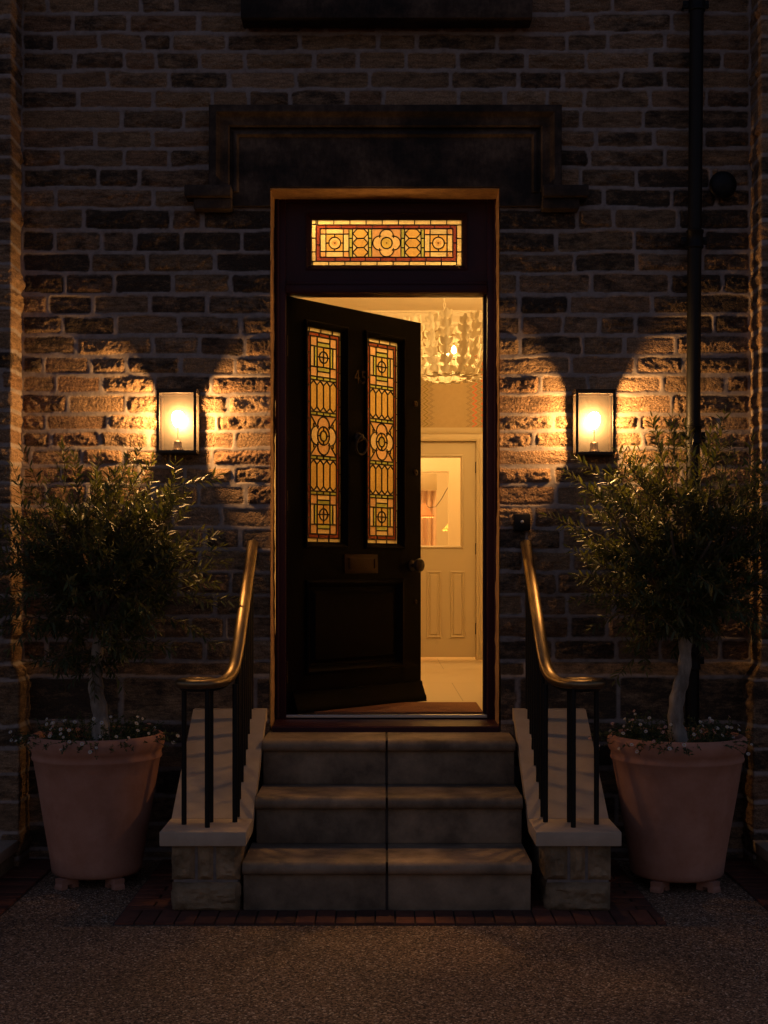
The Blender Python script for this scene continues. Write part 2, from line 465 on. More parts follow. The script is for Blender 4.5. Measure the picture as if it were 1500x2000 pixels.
def tag(o, label=None, cat=None, group=None, kind=None):
    if label: o['label'] = label
    if cat: o['category'] = cat
    if group: o['group'] = group
    if kind: o['kind'] = kind
    return o

# ------------------------------------------------------------------ numpy noise
def vnoise(x, y, seed):
    rs = np.random.RandomState(seed); T = rs.rand(256, 256).astype(np.float32)
    xi = np.floor(x).astype(np.int64); yi = np.floor(y).astype(np.int64)
    fx = x - xi; fy = y - yi; fx = fx*fx*(3-2*fx); fy = fy*fy*(3-2*fy)
    a = T[xi & 255, yi & 255]; b = T[(xi+1) & 255, yi & 255]; c = T[xi & 255, (yi+1) & 255]; d = T[(xi+1) & 255, (yi+1) & 255]
    return (a*(1-fx)+b*fx)*(1-fy)+(c*(1-fx)+d*fx)*fy
def fbm(x, y, seed, octv=4, gain=0.5):
    s = 0; a = 1; t = 0
    for k in range(octv):
        s = s + a*vnoise(x*2**k+17.3*k, y*2**k+5.1*k, seed+k); t += a; a *= gain
    return s/t
def sstep(a, b, x):
    t = np.clip((x-a)/(b-a), 0, 1); return t*t*(3-2*t)
def stone_fields(u, v, courses, joints, seed, smooth_below=None, soot_lightf=None, rough=1.0):
    """height above the mortar plane plus stone / tone / soot fields over arrays u, v"""
    vv = v + 0.014*(fbm(u*3.6, v*2.0+9, seed+1, 3)-0.5) + 0.006*(vnoise(u*14, v*9, seed+2)-0.5)
    ci = np.clip(np.searchsorted(courses, vv)-1, 0, len(courses)-2)
    ca = np.array(courses); lo = ca[ci]; hi = ca[ci+1]
    uu = u + 0.007*(vnoise(v*22, u*5, seed+3)-0.5)
    jl = np.zeros_like(u); jh = np.zeros_like(u); sid = np.zeros(u.shape, np.int64)
    for k in range(len(courses)-1):
        m = ci == k
        if not m.any(): continue
        J = np.array(joints[k]); x = uu[m]
        j = np.clip(np.searchsorted(J, x)-1, 0, len(J)-2)
        jl[m] = J[j]; jh[m] = J[j+1]; sid[m] = k*211 + j*7 + seed
    rs = np.random.RandomState(seed+50); H = rs.rand(4096, 8)
    hs = H[(sid*2654435761 % 4093).astype(np.int64)]
    dv = np.minimum(vv-lo, hi-vv); du = np.minimum(uu-jl, jh-uu)
    # rounded corners
    q = 0.022
    a = np.clip(q-dv, 0, q); b = np.clip(q-du, 0, q)
    d = q - np.sqrt(a*a+b*b); d = np.where(np.minimum(du, dv) > q, np.minimum(du, dv), d)
    d = d + 0.006*(fbm(u*40, v*40, seed+5, 4, 0.65)-0.5)
    half = 0.0062 + 0.006*(vnoise(u*7, v*7, seed+6)-0.3)
    m = sstep(0, 0.004, d-half)
    bulge = sstep(0.0, 0.020, d-half)
    n1 = fbm(u*17+hs[..., 0]*40, v*24+hs[..., 1]*40, seed+7, 4, 0.55)
    n2 = 1-np.abs(2*fbm(u*38+hs[..., 2]*40, v*52, seed+11, 4, 0.6)-1)
    st = fbm(u*12, v*110+hs[..., 3]*30, seed+15, 3)
    rockf = sstep(0.25, 0.65, hs[..., 4])*rough
    n3 = fbm(u*75, v*95, seed+31, 3, 0.7)
    amp = 0.004 + 0.019*rockf
    hh = -0.004 + 0.006*(hs[..., 5]-0.4) + bulge*amp*(n1*1.2-0.25) + bulge*(0.002+0.007*rockf)*(n2-0.72) + bulge*(0.003+0.007*rockf)*(n3-0.5) + 0.003*(st-0.5)
    cu = (jl+jh)/2; cv = (lo+hi)/2
    hh = hh + (uu-cu)*0.03*(hs[..., 6]-0.5) + (vv-cv)*0.10*(hs[..., 7]-0.5)*rough
    hm = 0.0015*(fbm(u*60, v*60, seed+20, 3)-0.5) + 0.005*(vnoise(u*6, v*9, seed+21)-0.5)
    h = hm*(1-m) + m*hh
    tone = hs[..., 3]
    soot = np.clip(hs[..., 1]*1.1-0.15, 0, 1)
    if soot_lightf is not None: soot = np.clip(soot*0.8 + soot_lightf(u, v), 0, 1)
    return h, m, tone, soot
def grid_mesh(name, P, fields, mat, parent, keep=None):
    """P: (n,m,3) positions. quads; fields dict of (n,m) arrays"""
    n, m = P.shape[:2]
    idx = np.arange(n*m).reshape(n, m)
    q = np.stack([idx[:-1, :-1], idx[1:, :-1], idx[1:, 1:], idx[:-1, 1:]], -1).reshape(-1, 4)
    if keep is not None: q = q[keep.reshape(-1)]
    me = bpy.data.meshes.new(name)
    me.vertices.add(n*m); me.vertices.foreach_set('co', P.reshape(-1).astype(np.float32))
    me.loops.add(q.size); me.loops.foreach_set('vertex_index', q.reshape(-1).astype(np.int32))
    me.polygons.add(len(q)); me.polygons.foreach_set('loop_start', np.arange(0, q.size, 4, dtype=np.int32))
    me.polygons.foreach_set('loop_total', np.full(len(q), 4, dtype=np.int32))
    me.polygons.foreach_set('use_smooth', np.ones(len(q), dtype=bool))
    for k, a in fields.items():
        at = me.attributes.new(k, 'FLOAT', 'POINT'); at.data.foreach_set('value', a.reshape(-1).astype(np.float32))
    me.materials.append(mat); me.validate(); me.update()
    o = bpy.data.objects.new(name, me); COL.objects.link(o)
    if parent is not None:
        org = parent.get('_org'); me.transform(Matrix.Translation(-Vector(org))); o['_org'] = list(org); o.parent = parent
    return o

# ------------------------------------------------------------------ key planes
YW = 6.42        # face of the house wall
YF = 6.58        # face of the timber door frame
YBAY = 6.24      # face of the projecting bays
XL, XR = -1.748, 1.768
def z_(v): return v + HC
def zpx(py, Y): return HC + (1115-py)*Y/F
def xpx(px, Y): return (px-750)*Y/F

# course lines of the wall, read top to bottom
LINES = [-350,-312,-275,-236,-198,-160,-122,-85,-48,-10,27,65,100,138,175,213,253,290,328,368,407,450,493,533,575,615,655,695,732,769,809,842,876,910,947,989,1031,1074,1117,1162,1204,1249,1292]
SC_W = F/YW
COURSES = sorted([HC + (1115-y)/SC_W for y in LINES])
def lines_index(y): return LINES.index(y)
KNOWN = {  # joints of the left half in picture pixels, by the line at the course's top
 -10:[93,187,275,345],27:[142,252,388,483],65:[108,193,280,335,442],100:[145,243,305,390,478],138:[117,210,330,448],175:[152,300,415],
 213:[238,358],253:[187,298],290:[122,243,330],328:[192,272],368:[108,300],407:[163,335,395],450:[106,198,262,355,472],493:[178,288,420],
 533:[127,223,337,450],575:[94,182,292,405],615:[121,226,350,470],655:[149,299,390],695:[85,176,247,352,459],732:[110,198,302,412],
 769:[132,246,345,445],809:[90,211,330,424],842:[100,194,290,380,459],876:[60,160,242,330,414],910:[120,190,272,360,456],947:[90,170,300,388,480],
 989:[150,250,340,432],1031:[110,200,310,400,470],1074:[80,180,290,390],1117:[140,240,350,450],1162:[100,210,300,420],1204:[160,260,372,440],1249:[90,200,330,400,465]}
rj = random.Random(11)
def random_joints(a, b, lo=0.17, hi=0.40):
    J = [a]; x = a
    while True:
        x += rj.uniform(lo, hi)
        if x > b - lo*0.6: break
        J.append(x)
    J.append(b); return J
JOINTS = []
for k in range(len(COURSES)-1):
    ytop = LINES[len(LINES)-2-k]
    if ytop in KNOWN:
        left = [XL] + [(p-750)/SC_W for p in KNOWN[ytop]]
        J = left + random_joints(left[-1], XR)[1:]
    else: J = random_joints(XL, XR)
    # door edge: quoin joint must not fall right at the opening
    J = [XL] + sorted(x for x in J[1:-1] if not (-0.62 < x < 0.64) or ytop < 200) + [XR]
    if ytop >= 200: 
        J = sorted(set(J + [0.0]))
    JOINTS.append(J)

# ================================================================== THE HOUSE
house = thing('stone_house', 'dark sandstone house front with an open front door lit from inside', 'house', (0, YW, 0), size=0.5)

def soot_lightf(u, v):
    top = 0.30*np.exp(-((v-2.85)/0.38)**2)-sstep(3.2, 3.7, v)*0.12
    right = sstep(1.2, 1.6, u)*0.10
    lamps = np.exp(-((np.abs(u)-0.99)**2)/0.35 - ((v-2.05)**2)/0.16)*0.55  # lantern light put into the stone tone: lighter pool round each lantern
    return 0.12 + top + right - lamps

OPX0, OPX1, OPZ = xpx(528, YW), xpx(975, YW), zpx(368, YW)
res = 0.0055
us = np.arange(XL-0.01, XR+0.012, res); vs_ = np.arange(COURSES[0]-0.002, COURSES[-1]-0.01, res)
U, V = np.meshgrid(us, vs_, indexing='ij')
h, m, tn, so = stone_fields(U, V, COURSES, JOINTS, 101, soot_lightf=soot_lightf)
# keep the masonry flush near the opening edge
P = np.stack([U, YW - h, V], -1)
cu = (U[:-1, :-1]+U[1:, 1:])/2; cv = (V[:-1, :-1]+V[1:, 1:])/2
keep = ~((cu > OPX0-0.002) & (cu < OPX1+0.002) & (cv < OPZ+0.02))
keep &= ~((cu > -0.70) & (cu < 0.715) & (cv > z_(1.79)) & (cv < z_(2.10)))
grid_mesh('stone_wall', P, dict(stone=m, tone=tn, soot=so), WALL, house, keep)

# plinth: chamfered weathering then big smooth stones, standing 5 cm proud
PC = sorted([0.0, zpx(1660, 6.37), zpx(1610, 6.37), zpx(1555, 6.37), zpx(1502, 6.37), zpx(1453, 6.37), zpx(1410, 6.37), zpx(1322, 6.37), COURSES[0]+0.004])
PJ = []
for k in range(len(PC)-1):
    if k == len(PC)-3: PJ.append([XL, xpx(237, 6.37), -0.62, 0.64, 1.12, XR])
    elif k == len(PC)-2: PJ.append([XL, -0.66, 0.68, XR])
    else: PJ.append(random_joints(XL, XR, 0.3, 0.6))
us = np.arange(XL-0.06, XR+0.062, 0.009); vs_ = np.arange(0.0, COURSES[0]+0.012, 0.006)
U, V = np.meshgrid(us, vs_, indexing='ij')
h, m, tn, so = stone_fields(U, V, PC, PJ, 300, rough=0.25, soot_lightf=lambda u, v: 0.35+0*u)
h = h*0.45
zc0, zc1 = zpx(1322, 6.37), COURSES[0]
def plinth_off(z): return 0.05*(1-np.clip((z-zc0)/(zc1-zc0), 0, 1))
P = np.stack([U, YW - plinth_off(V) - h, V], -1)
cu = (U[:-1, :-1]+U[1:, 1:])/2
keep = ~((cu > OPX0-0.004) & (cu < OPX1+0.004) & (((V[:-1, :-1]+V[1:, 1:])/2) > 0.60))
grid_mesh('plinth', P, dict(stone=m*0.9+0.1, tone=tn*0.5, soot=so), PLINTH, house, keep)

# projecting bays, left and right of the wall: front face and lit return in one sheet
def bay(xc, sgn, seed):
    """xc: x of the return face; sgn -1 left bay, +1 right bay"""
    s = np.arange(-0.95, 0.235, 0.007)      # s<0 along the front, s>0 along the return
    vs_ = np.arange(0.0, COURSES[-1]-0.01, 0.0065)
    S, V = np.meshgrid(s, vs_, indexing='ij')
    co = [c for c in PC[:-1]] + COURSES
    co = sorted(set(round(c, 4) for c in co)); co = [c for i, c in enumerate(co) if i == 0 or c-co[i-1] > 0.03]
    jj = []
    for k in range(len(co)-1):
        J = [0.175+0.03]; x = -rj.uniform(0.03, 0.34) if k % 2 else -rj.uniform(0.12, 0.4)
        while x > -0.95: J.append(x); x -= rj.uniform(0.18, 0.42)
        J.append(-1.1); jj.append(sorted(J)+[0.5])
    h, m, tn, so = stone_fields(S, V, co, jj, seed, soot_lightf=lambda u, v: 0.15+0*u-0.25*sstep(0, 0.02, u))  # return coloured lighter than the front, as its lantern-lit side
    w = 1-sstep(0.0, 0.05, np.abs(S))
    h = h*(1-0.45*w)
    off = plinth_off(V)
    rx = (h+off)
    X = np.where(S < 0, S + (off + h*w*0.6 + off*0), h+off)
    X = np.where(S < 0, np.minimum(S, 0) + off + h*w*0.6, off + h)
    Y = np.where(S < 0, YBAY - off - h, YBAY + S - (off + h*0.6)*np.maximum(1-S/0.05, 0))
    X = xc + X*1.0 if sgn < 0 else xc - X
    Pm = np.stack([X, Y, V], -1)
    if sgn > 0: Pm = Pm[::-1]; m = m[::-1]; tn = tn[::-1]; so = so[::-1]
    grid_mesh('bay_wall', Pm, dict(stone=m, tone=tn, soot=so), WALL, house)
bay(XL, -1, 500)
bay(XR, +1, 700)

# reveals: rough stone cheeks of the doorway
def reveal(x, sgn, seed):
    ys = np.arange(YW-0.008, YF+0.10, 0.006); zs = np.arange(z_(-0.772), OPZ+0.02, 0.006)
    Yg, Zg = np.meshgrid(ys, zs, indexing='ij')
    n = 0.016*(fbm(Yg*8, Zg*2.3, seed, 3)-0.5) + 0.007*(fbm(Yg*30, Zg*22, seed+4, 3)-0.5)
    n = n + 0.010*(vnoise(Zg*1.1, Yg*0, seed+9)-0.5)
    X = x + sgn*(0.002 + n*np.clip((Yg-YW+0.008)/0.02, 0.15, 1))
    Pm = np.stack([X, Yg, Zg], -1)
    grid_mesh('door_reveal', Pm, dict(tone=n*0+0.5), REVEAL, house)
reveal(OPX0, +1, 41); reveal(OPX1, -1, 77)

# lintel and hood mould
mb = MB()
L0, L1 = xpx(450, YW), xpx(1060, YW)
zt, zb = zpx(232, YW), zpx(405, YW)
mb.prism([(L0, zb), (OPX0, zb), (OPX0, OPZ), (OPX1, OPZ), (OPX1, zb), (L1, zb), (L1, zt), (L0, zt)], YW-0.028, YW+0.25)
o = mb.build('lintel', DARKSTONE, house)
mb = MB()
mb.box(OPX0+0.001, OPX1-0.001, YW-0.02, YF+0.03, OPZ-0.008, OPZ-0.003)
mb.build('lintel_soffit', REVEAL, house)  # thin orange strip imitates light on the underside of the lintel
mb = MB()
xo0, xo1, zo = xpx(408, 6.34), xpx(1097, 6.34), zpx(205, 6.34)
zlow = zpx(405, 6.36)
path = [(xo0, zpx(372, 6.36)), (xo0, zo), (xo1, zo), (xo1, zpx(372, 6.36))]
prof = [(0.0, 0.0), (0.0, 0.085), (-0.006, 0.092), (-0.035, 0.092), (-0.043, 0.078), (-0.052, 0.066), (-0.064, 0.060), (-0.088, 0.058), (-0.094, 0.050), (-0.098, 0.030), (-0.104, 0.028), (-0.118, 0.044), (-0.128, 0.046), (-0.138, 0.030), (-0.140, 0.0)]
mb.sweep(path, prof, lambda a, b, p: (a, YW-p, b))
mb.build('hood_mould', DARKSTONE, house, smooth=True, angle=25)
for sg, x0, x1 in ((-1, xpx(360, 6.33), xpx(452, 6.34)), (1, xpx(1060, 6.34), xpx(1150, 6.33))):
    mb = MB()
    a, b = (x0, x1)
    zt2, zm, zb2 = zpx(361, 6.33), zpx(384, 6.33), zpx(406, 6.33)
    mb.box(a, b, YW-0.10, YW+0.02, zm, zt2, bev=0.008)
    ins = 0.04
    a2, b2 = (a+ins, b) if sg < 0 else (a, b-ins)
    mb.box(a2, b2, YW-0.072, YW+0.02, zb2, zm+0.004, bev=0.010)
    mb.build('label_stop', DARKSTONE, house, smooth=True)
# sill of the window above
mb = MB()
zs = zpx(35, 6.30)
mb.box(xpx(470, 6.30), xpx(1040, 6.30), 6.30, YW+0.05, zs, zs+0.13, bev=0.006)
mb.build('window_sill', DARKSTONE, house, smooth=True)
mb = MB()
mb.box(-0.62, 0.64, YW+0.02, YW+0.06, zs+0.13, 3.68)
# solid core of the wall behind the stone skin
core = MB()
YC0, YC1 = YW+0.09, YF+0.14
core.box(-2.8, OPX0-0.02, YC0, YC1, 0.0, 4.95); core.box(OPX1+0.02, 2.8, YC0, YC1, 0.0, 4.95)
core.box(OPX0-0.02, OPX1+0.02, YW+0.03, YC1, z_(1.875), 4.95); core.box(OPX0-0.02, OPX1+0.02, YC0, YC1, 0, 0.63)
core.build('wall_core', MORTAR, house)

# ---------------------------------------------------------------- timber frame
JX0, JX1 = xpx(538, YF), xpx(972, YF)      # outer edges
IX0, IX1 = xpx(558, YF), xpx(952, YF)      # inner edges
ZS = z_(-0.725)                             # floor level / top of the cill
ZT = z_(1.372)                              # underside of the transom
ZH = z_(1.823)
FZ1 = z_(1.861)
mb = MB()
mb.box(JX0, IX0, YF, YF+0.11, ZS-0.03, FZ1, bev=0.003)
mb.box(IX1, JX1, YF, YF+0.11, ZS-0.03, FZ1, bev=0.003)
mb.box(IX0, IX1, YF+0.001, YF+0.11, ZH, FZ1, bev=0.003)
mb.box(IX0, IX1, YF-0.012, YF+0.11, ZT, z_(1.412), bev=0.006)
mb.box(IX0, IX1, YF+0.006, YF+0.11, z_(1.414), z_(1.436), bev=0.004)
# staff bead on the jambs
for x in (JX0+0.012, JX1-0.012): mb.tube([(x, YF-0.002, ZS), (x, YF-0.002, FZ1-0.01)], 0.006, 8)
# stop beads behind the door line
mb.box(IX0-0.002, IX0+0.016, YF+0.075, YF+0.11, ZS, ZT); mb.box(IX1-0.016, IX1+0.002, YF+0.075, YF+0.11, ZS, ZT)
frame = mb.build('door_frame', PAINT, house, smooth=True)
mb = MB()
mb.prism_x([(6.37, z_(-0.772)), (YF+0.11, z_(-0.772)), (YF+0.11, ZS-0.003), (6.375, z_(-0.744)), (6.37, z_(-0.75))], xpx(532, 6.37), xpx(976, 6.37))
mb.build('door_sill', PAINT, house)
mb = MB()
mb.box(IX0, IX1, YF+0.012, YF+0.05, ZS-0.004, ZS+0.012, bev=0.003)
mb.build('threshold_strip', ALU, house)

# fanlight sash
GX0, GX1, GZ0, GZ1 = xpx(609, YF+.04), xpx(901, YF+.04), zpx(518, YF+.04), zpx(430, YF+.04)
SX0, SX1, SZ0, SZ1 = IX0+0.0, IX1-0.0, z_(1.436), ZH
mb = MB()
ya, yb = YF+0.014, YF+0.07
mb.box(SX0, GX0-0.026, ya, yb, SZ0, SZ1); mb.box(GX1+0.026, SX1, ya, yb, SZ0, SZ1)
mb.box(GX0-0.026, GX1+0.026, ya, yb, GZ1+0.026, SZ1); mb.box(GX0-0.026, GX1+0.026, ya, yb, SZ0, GZ0-0.026)
pth = [(GX0, GZ0), (GX1, GZ0), (GX1, GZ1), (GX0, GZ1)]
mb.sweep(pth, [(-0.030, 0.0), (-0.030, 0.006), (-0.024, 0.008), (-0.020, 0.002), (-0.012, -0.004), (-0.004, -0.016), (0.0, -0.022), (0.0, -0.05)], lambda a, b, p: (a, ya-p, b), closed=True)
sash = mb.build('fanlight_sash', PAINT, house, smooth=True, angle=25)

# ---------------------------------------------------------------- stained glass
CREAMG, REDG, TANG, GREENG, GOLDG, PALEG, OLIVEG = (1.0, 0.92, 0.60), (0.30, 0.070, 0.028), (0.86, 0.56, 0.30), (0.58, 0.66, 0.18), (0.88, 0.62, 0.20), (1.0, 0.80, 0.46), (0.72, 0.60, 0.16)
class Glass:
    def __init__(s, w, h, cell, x0, ztop, y):
        s.w, s.h, s.x0, s.zt, s.y = w, h, x0, ztop, y
        s.nx, s.ny = int(round(w/cell)), int(round(h/cell))
        s.dx, s.dy = w/s.nx, h/s.ny
        X, Y = np.meshgrid((np.arange(s.nx)+.5)*s.dx, (np.arange(s.ny)+.5)*s.dy, indexing='ij')
        s.X, s.Y = X, Y; s.C = np.zeros((s.nx, s.ny, 3)); s.C[:] = GOLDG
        s.lead = MB(); s.lw = 0.0056; s.rs = np.random.RandomState(int(x0*1000) % 999)
    def paint(s, m, c):
        j = 1-0.24*s.rs.rand()
        s.C[m] = np.array(c)*j
    def rect(s, x0, x1, y0, y1, c): s.paint((s.X >= x0) & (s.X < x1) & (s.Y >= y0) & (s.Y < y1), c)
    def circ(s, cx, cy, r, c, ry=None): s.paint(((s.X-cx)/r)**2+((s.Y-cy)/(ry or r))**2 < 1, c)
    def poly(s, pts, c):
        m = np.ones_like(s.X, bool); n = len(pts); area = sum(pts[i][0]*pts[(i+1) % n][1]-pts[(i+1) % n][0]*pts[i][1] for i in range(n))
        for i in range(n):
            a, b = pts[i], pts[(i+1) % n]
            cr = (b[0]-a[0])*(s.Y-a[1])-(b[1]-a[1])*(s.X-a[0])
            m &= (cr*np.sign(area) >= 0)
        s.paint(m, c)
    def line(s, *pts, w=None):
        for a, b in zip(pts[:-1], pts[1:]):
            s.lead.ribbon((s.x0+a[0], s.zt-a[1]), (s.x0+b[0], s.zt-b[1]), w or s.lw, s.y-0.003, s.y+0.003)
    def arc(s, cx, cy, r, a0=0, a1=360, n=None, ry=None):
        n = n or max(6, int(abs(a1-a0)/20)); ry = ry or r
        s.line(*[(cx+r*math.cos(R(a0+(a1-a0)*k/n)), cy+ry*math.sin(R(a0+(a1-a0)*k/n))) for k in range(n+1)])
    def bricks(s, x0, x1, y0, y1, n, c, horiz=True, off=0.0):
        for k in range(-1, n+1):
            if horiz:
                a = x0+(x1-x0)*(k+off)/n; b = a+(x1-x0)/n; a = max(a, x0); b = min(b, x1)
                if b <= a: continue
                s.rect(a, b, y0, y1, c); s.line((a, y0), (a, y1)) if a > x0 else None
            else:
                a = y0+(y1-y0)*(k+off)/n; b = a+(y1-y0)/n; a = max(a, y0); b = min(b, y1)
                if b <= a: continue
                s.rect(x0, x1, a, b, c); s.line((x0, a), (x1, a)) if a > y0 else None
    def frame(s, x0, x1, y0, y1): s.line((x0, y0), (x1, y0), (x1, y1), (x0, y1), (x0, y0))
    def build(s, parent, name='stained_glass'):
        n, m = s.nx+1, s.ny+1
        xs = s.x0+np.arange(n)*s.dx; zs = s.zt-np.arange(m)*s.dy
        Xg, Zg = np.meshgrid(xs, zs, indexing='ij')
        Pm = np.stack([Xg, np.full_like(Xg, s.y), Zg], -1)
        idx = np.arange(n*m).reshape(n, m)
        q = np.stack([idx[:-1, :-1], idx[:-1, 1:], idx[1:, 1:], idx[1:, :-1]], -1).reshape(-1, 4)
        me = bpy.data.meshes.new(name)
        me.from_pydata(Pm.reshape(-1, 3).tolist(), [], q.tolist())
        at = me.attributes.new('gcol', 'FLOAT_COLOR', 'FACE')
        at.data.foreach_set('color', np.concatenate([s.C.reshape(-1, 3), np.ones((s.nx*s.ny, 1))], 1).reshape(-1).astype(np.float32))
        me.materials.append(STAINED)
        o = bpy.data.objects.new(name, me); COL.objects.link(o)
        org = parent.get('_org', [0, 0, 0]); me.transform(Matrix.Translation(-Vector(org))); o.parent = parent
        lo = s.lead.build('lead_came', LEAD, parent)
        return o
    def boss(s, cx, cy, r):
        s.circ(cx, cy, r, PALEG); s.circ(cx, cy, r*0.5, (0.9, 0.62, 0.25)); s.circ(cx, cy, r*0.16, (0.25, 0.12, 0.03)); s.arc(cx, cy, r)

# fanlight panel
FW, FH = GX1-GX0, GZ1-GZ0
g = Glass(FW, FH, 0.0035, GX0, GZ1, YF+0.045)
k = FW/1320.0; kv = FH/403.0
fx = lambda a: (a-88)*k
fy = lambda a: (a-90)*kv
g.rect(0, FW, 0, FH, CREAMG)
g.bricks(fx(125), FW, 0, fy(131), 9, CREAMG, True, 0.1)
g.bricks(0, fx(1367), fy(457), FH, 9, CREAMG, True, 0.05)
g.bricks(0, fx(125), 0, fy(457), 3, CREAMG, False, 0.3)
g.bricks(fx(1367), FW, fy(131), FH, 3, CREAMG, False, 0.0)
g.line((fx(125), 0), (fx(125), fy(457))); g.line((fx(1367), fy(131)), (fx(1367), FH)); g.line((fx(125), fy(131)), (FW, fy(131))); g.line((0, fy(457)), (fx(1367), fy(457)))
g.bricks(fx(128), fx(1365), fy(132), fy(165), 9, REDG, True, -0.4); g.bricks(fx(160), fx(1365), fy(420), fy(455), 9, REDG, True, 0.0)
g.bricks(fx(128), fx(162), fy(165), fy(455), 2, REDG, False, 0.0); g.bricks(fx(1333), fx(1365), fy(165), fy(420), 2, REDG, False, 0.0)
g.frame(fx(162), fx(1333), fy(165), fy(420))
def sqblock(x0, x1, y0, y1, lx0, lx1, ly0, ly1, G=g, fx=fx, fy=fy, r=52):
    G.rect(fx(x0), fx(x1), fy(y0), fy(y1), CREAMG if r > 40 else PALEG)
    for a, b, c, d in ((x0, lx0, y0, ly0), (lx1, x1, y0, ly0), (x0, lx0, ly1, y1), (lx1, x1, ly1, y1)): G.rect(fx(a), fx(b), fy(c), fy(d), TANG)
    G.rect(fx(lx0), fx(lx1), fy(ly0), fy(ly1), GOLDG)
    for a in (lx0, lx1): G.line((fx(a), fy(y0)), (fx(a), fy(y1)))
    for a in (ly0, ly1): G.line((fx(x0), fy(a)), (fx(x1), fy(a)))
sqblock(165, 415, 167, 418, 212, 365, 213, 368)
sqblock(1083, 1331, 167, 418, 1132, 1282, 218, 370)
for cx in (290, 1206):
    for dx, dy in ((78, 0), (-78, 0), (0, 78), (0, -78)):
        g.line((fx(cx+dx*0.65), fy(293+dy*0.65)), (fx(cx+dx), fy(293+dy)))
    g.boss(fx(cx), fy(293), 52*k)
for a, b in ((416, 447), (587, 617), (875, 907), (1052, 1082)): g.bricks(fx(a), fx(b), fy(167), fy(418), 3, GREENG, False); g.line((fx(a), fy(165)), (fx(a), fy(420))); g.line((fx(b), fy(165)), (fx(b), fy(420)))
for a, b in ((449, 585), (909, 1050)):
    g.rect(fx(a), fx(b), fy(167), fy(418), CREAMG)
    for r_ in range(3):
        y0 = 167+251/3*r_; y1 = y0+251/3; ym = (y0+y1)/2; i = 38
        pts = [(fx(a), fy(ym)), (fx(a+i), fy(y0)), (fx(b-i), fy(y0)), (fx(b), fy(ym)), (fx(b-i), fy(y1)), (fx(a+i), fy(y1))]
        g.poly(pts, GOLDG); g.line(*pts, pts[0])
g.rect(fx(622), fx(873), fy(167), fy(418), TANG)
for dx, dy in ((60, 0), (-60, 0), (0, 60), (0, -60)): g.circ(fx(748+dx), fy(293+dy), 62*k, PALEG)
for q, (dx, dy) in enumerate(((60, 0), (0, 60), (-60, 0), (0, -60))): g.arc(fx(748+dx), fy(293+dy), 62*k, q*90-100, q*90+100, 12)
g.circ(fx(748), fy(293), 50*k, OLIVEG); g.circ(fx(748), fy(293), 8*k, (0.25, 0.15, 0.03)); g.arc(fx(748), fy(293), 50*k)
go = g.build(sash)

# ---------------------------------------------------------------- front door (built in its own frame, hinged left, open inwards)
TH = R(46.6)
DW, DB, DT = 1.0, ZS+0.006, ZT-0.004
door_loc = Vector((xpx(560, YF+0.04), YF+0.04, 0))
PU0, PU1, PV0, PV1 = 0.150, 0.398, z_(0.148), z_(1.238)
QU0, QU1 = 0.585, 0.832
mb = MB()
T = 0.045
def slab(u0, u1, z0, z1, y0=0.0, y1=T): mb.box(u0, u1, y0, y1, z0, z1)
b0 = 0.014
slab(0, PU0-b0, DB, DT); slab(QU1+b0, DW, DB, DT); slab(PU1+b0, QU0-b0, PV0-b0, DT-0.0001, 0.0002, T-0.0002)
slab(PU0-b0, PU1+b0, PV1+b0, DT-0.0002, 0.0003, T-0.0003); slab(QU0-b0, QU1+b0, PV1+b0, DT-0.0002, 0.0003, T-0.0003)
slab(PU0-b0, QU1+b0, z_(-0.05), PV0-b0, 0.0003, T-0.0003)
slab(PU0-b0, QU1+b0, DB, z_(-0.52), 0.0003, T-0.0003)
slab(PU0-b0, QU1+b0, z_(-0.52), z_(-0.05), 0.016, T-0.01)
to = lambda a, b, p: (a, -p, b)
for (a0, a1) in ((PU0, PU1), (QU0, QU1)):
    mb.sweep([(a0, PV0), (a1, PV0), (a1, PV1), (a0, PV1)], [(-0.030, -0.001), (-0.030, 0.009), (-0.024, 0.013), (-0.017, 0.010), (-0.008, 0.001), (0.0, -0.006), (0.0, -0.028)], to, closed=True)
    mb.sweep([(a0, PV0), (a1, PV0), (a1, PV1), (a0, PV1)], [(-0.016, -T), (0.0, -T+0.004), (0.0, -0.03)], to, closed=True)
x0, x1, z0, z1 = PU0-b0, QU1+b0+0.03, z_(-0.515), z_(-0.053)
mb.sweep([(x0, z0), (x1-0.03, z0), (x1-0.03, z1), (x0, z1)], [(-0.008, 0.0), (-0.006, 0.010), (0.004, 0.014), (0.014, 0.006), (0.022, -0.006), (0.030, -0.016)], to, closed=True)
mb.sweep([(x0+0.06, z0+0.06), (x1-0.09, z0+0.06), (x1-0.09, z1-0.06), (x0+0.06, z1-0.06)], [(-0.016, -0.016), (0.0, -0.008), (0.004, -0.003), (0.4, -0.003)][:3], to, closed=True)
mb.box(x0+0.064, x1-0.094, 0.003, 0.02, z0+0.064, z1-0.064)
front_door = mb.build('front_door', DOORPAINT, None, smooth=True, angle=25)
front_door.parent = house
front_door.location = door_loc - Vector(house['_org'])
front_door.rotation_euler = (0, 0, TH)
front_door['_org'] = [0, 0, 0]
def dpart(mb, name, mat, smooth=True, angle=35):
    o = mb.build(name, mat, front_door, org=(0, 0, 0), smooth=smooth, angle=angle); return o
# weatherboard
mb = MB()
zb = DB
mb.prism_x([(-0.001, zb+0.004), (-0.001, zb+0.115), (-0.008, zb+0.112), (-0.012, zb+0.09), (-0.022, zb+0.068), (-0.030, zb+0.045), (-0.038, zb+0.034), (-0.041, zb+0.014), (-0.038, zb+0.012), (-0.044, zb+0.004)][::-1], 0.035, 1.002)
dpart(mb, 'weatherboard', DOORPAINT, angle=30)
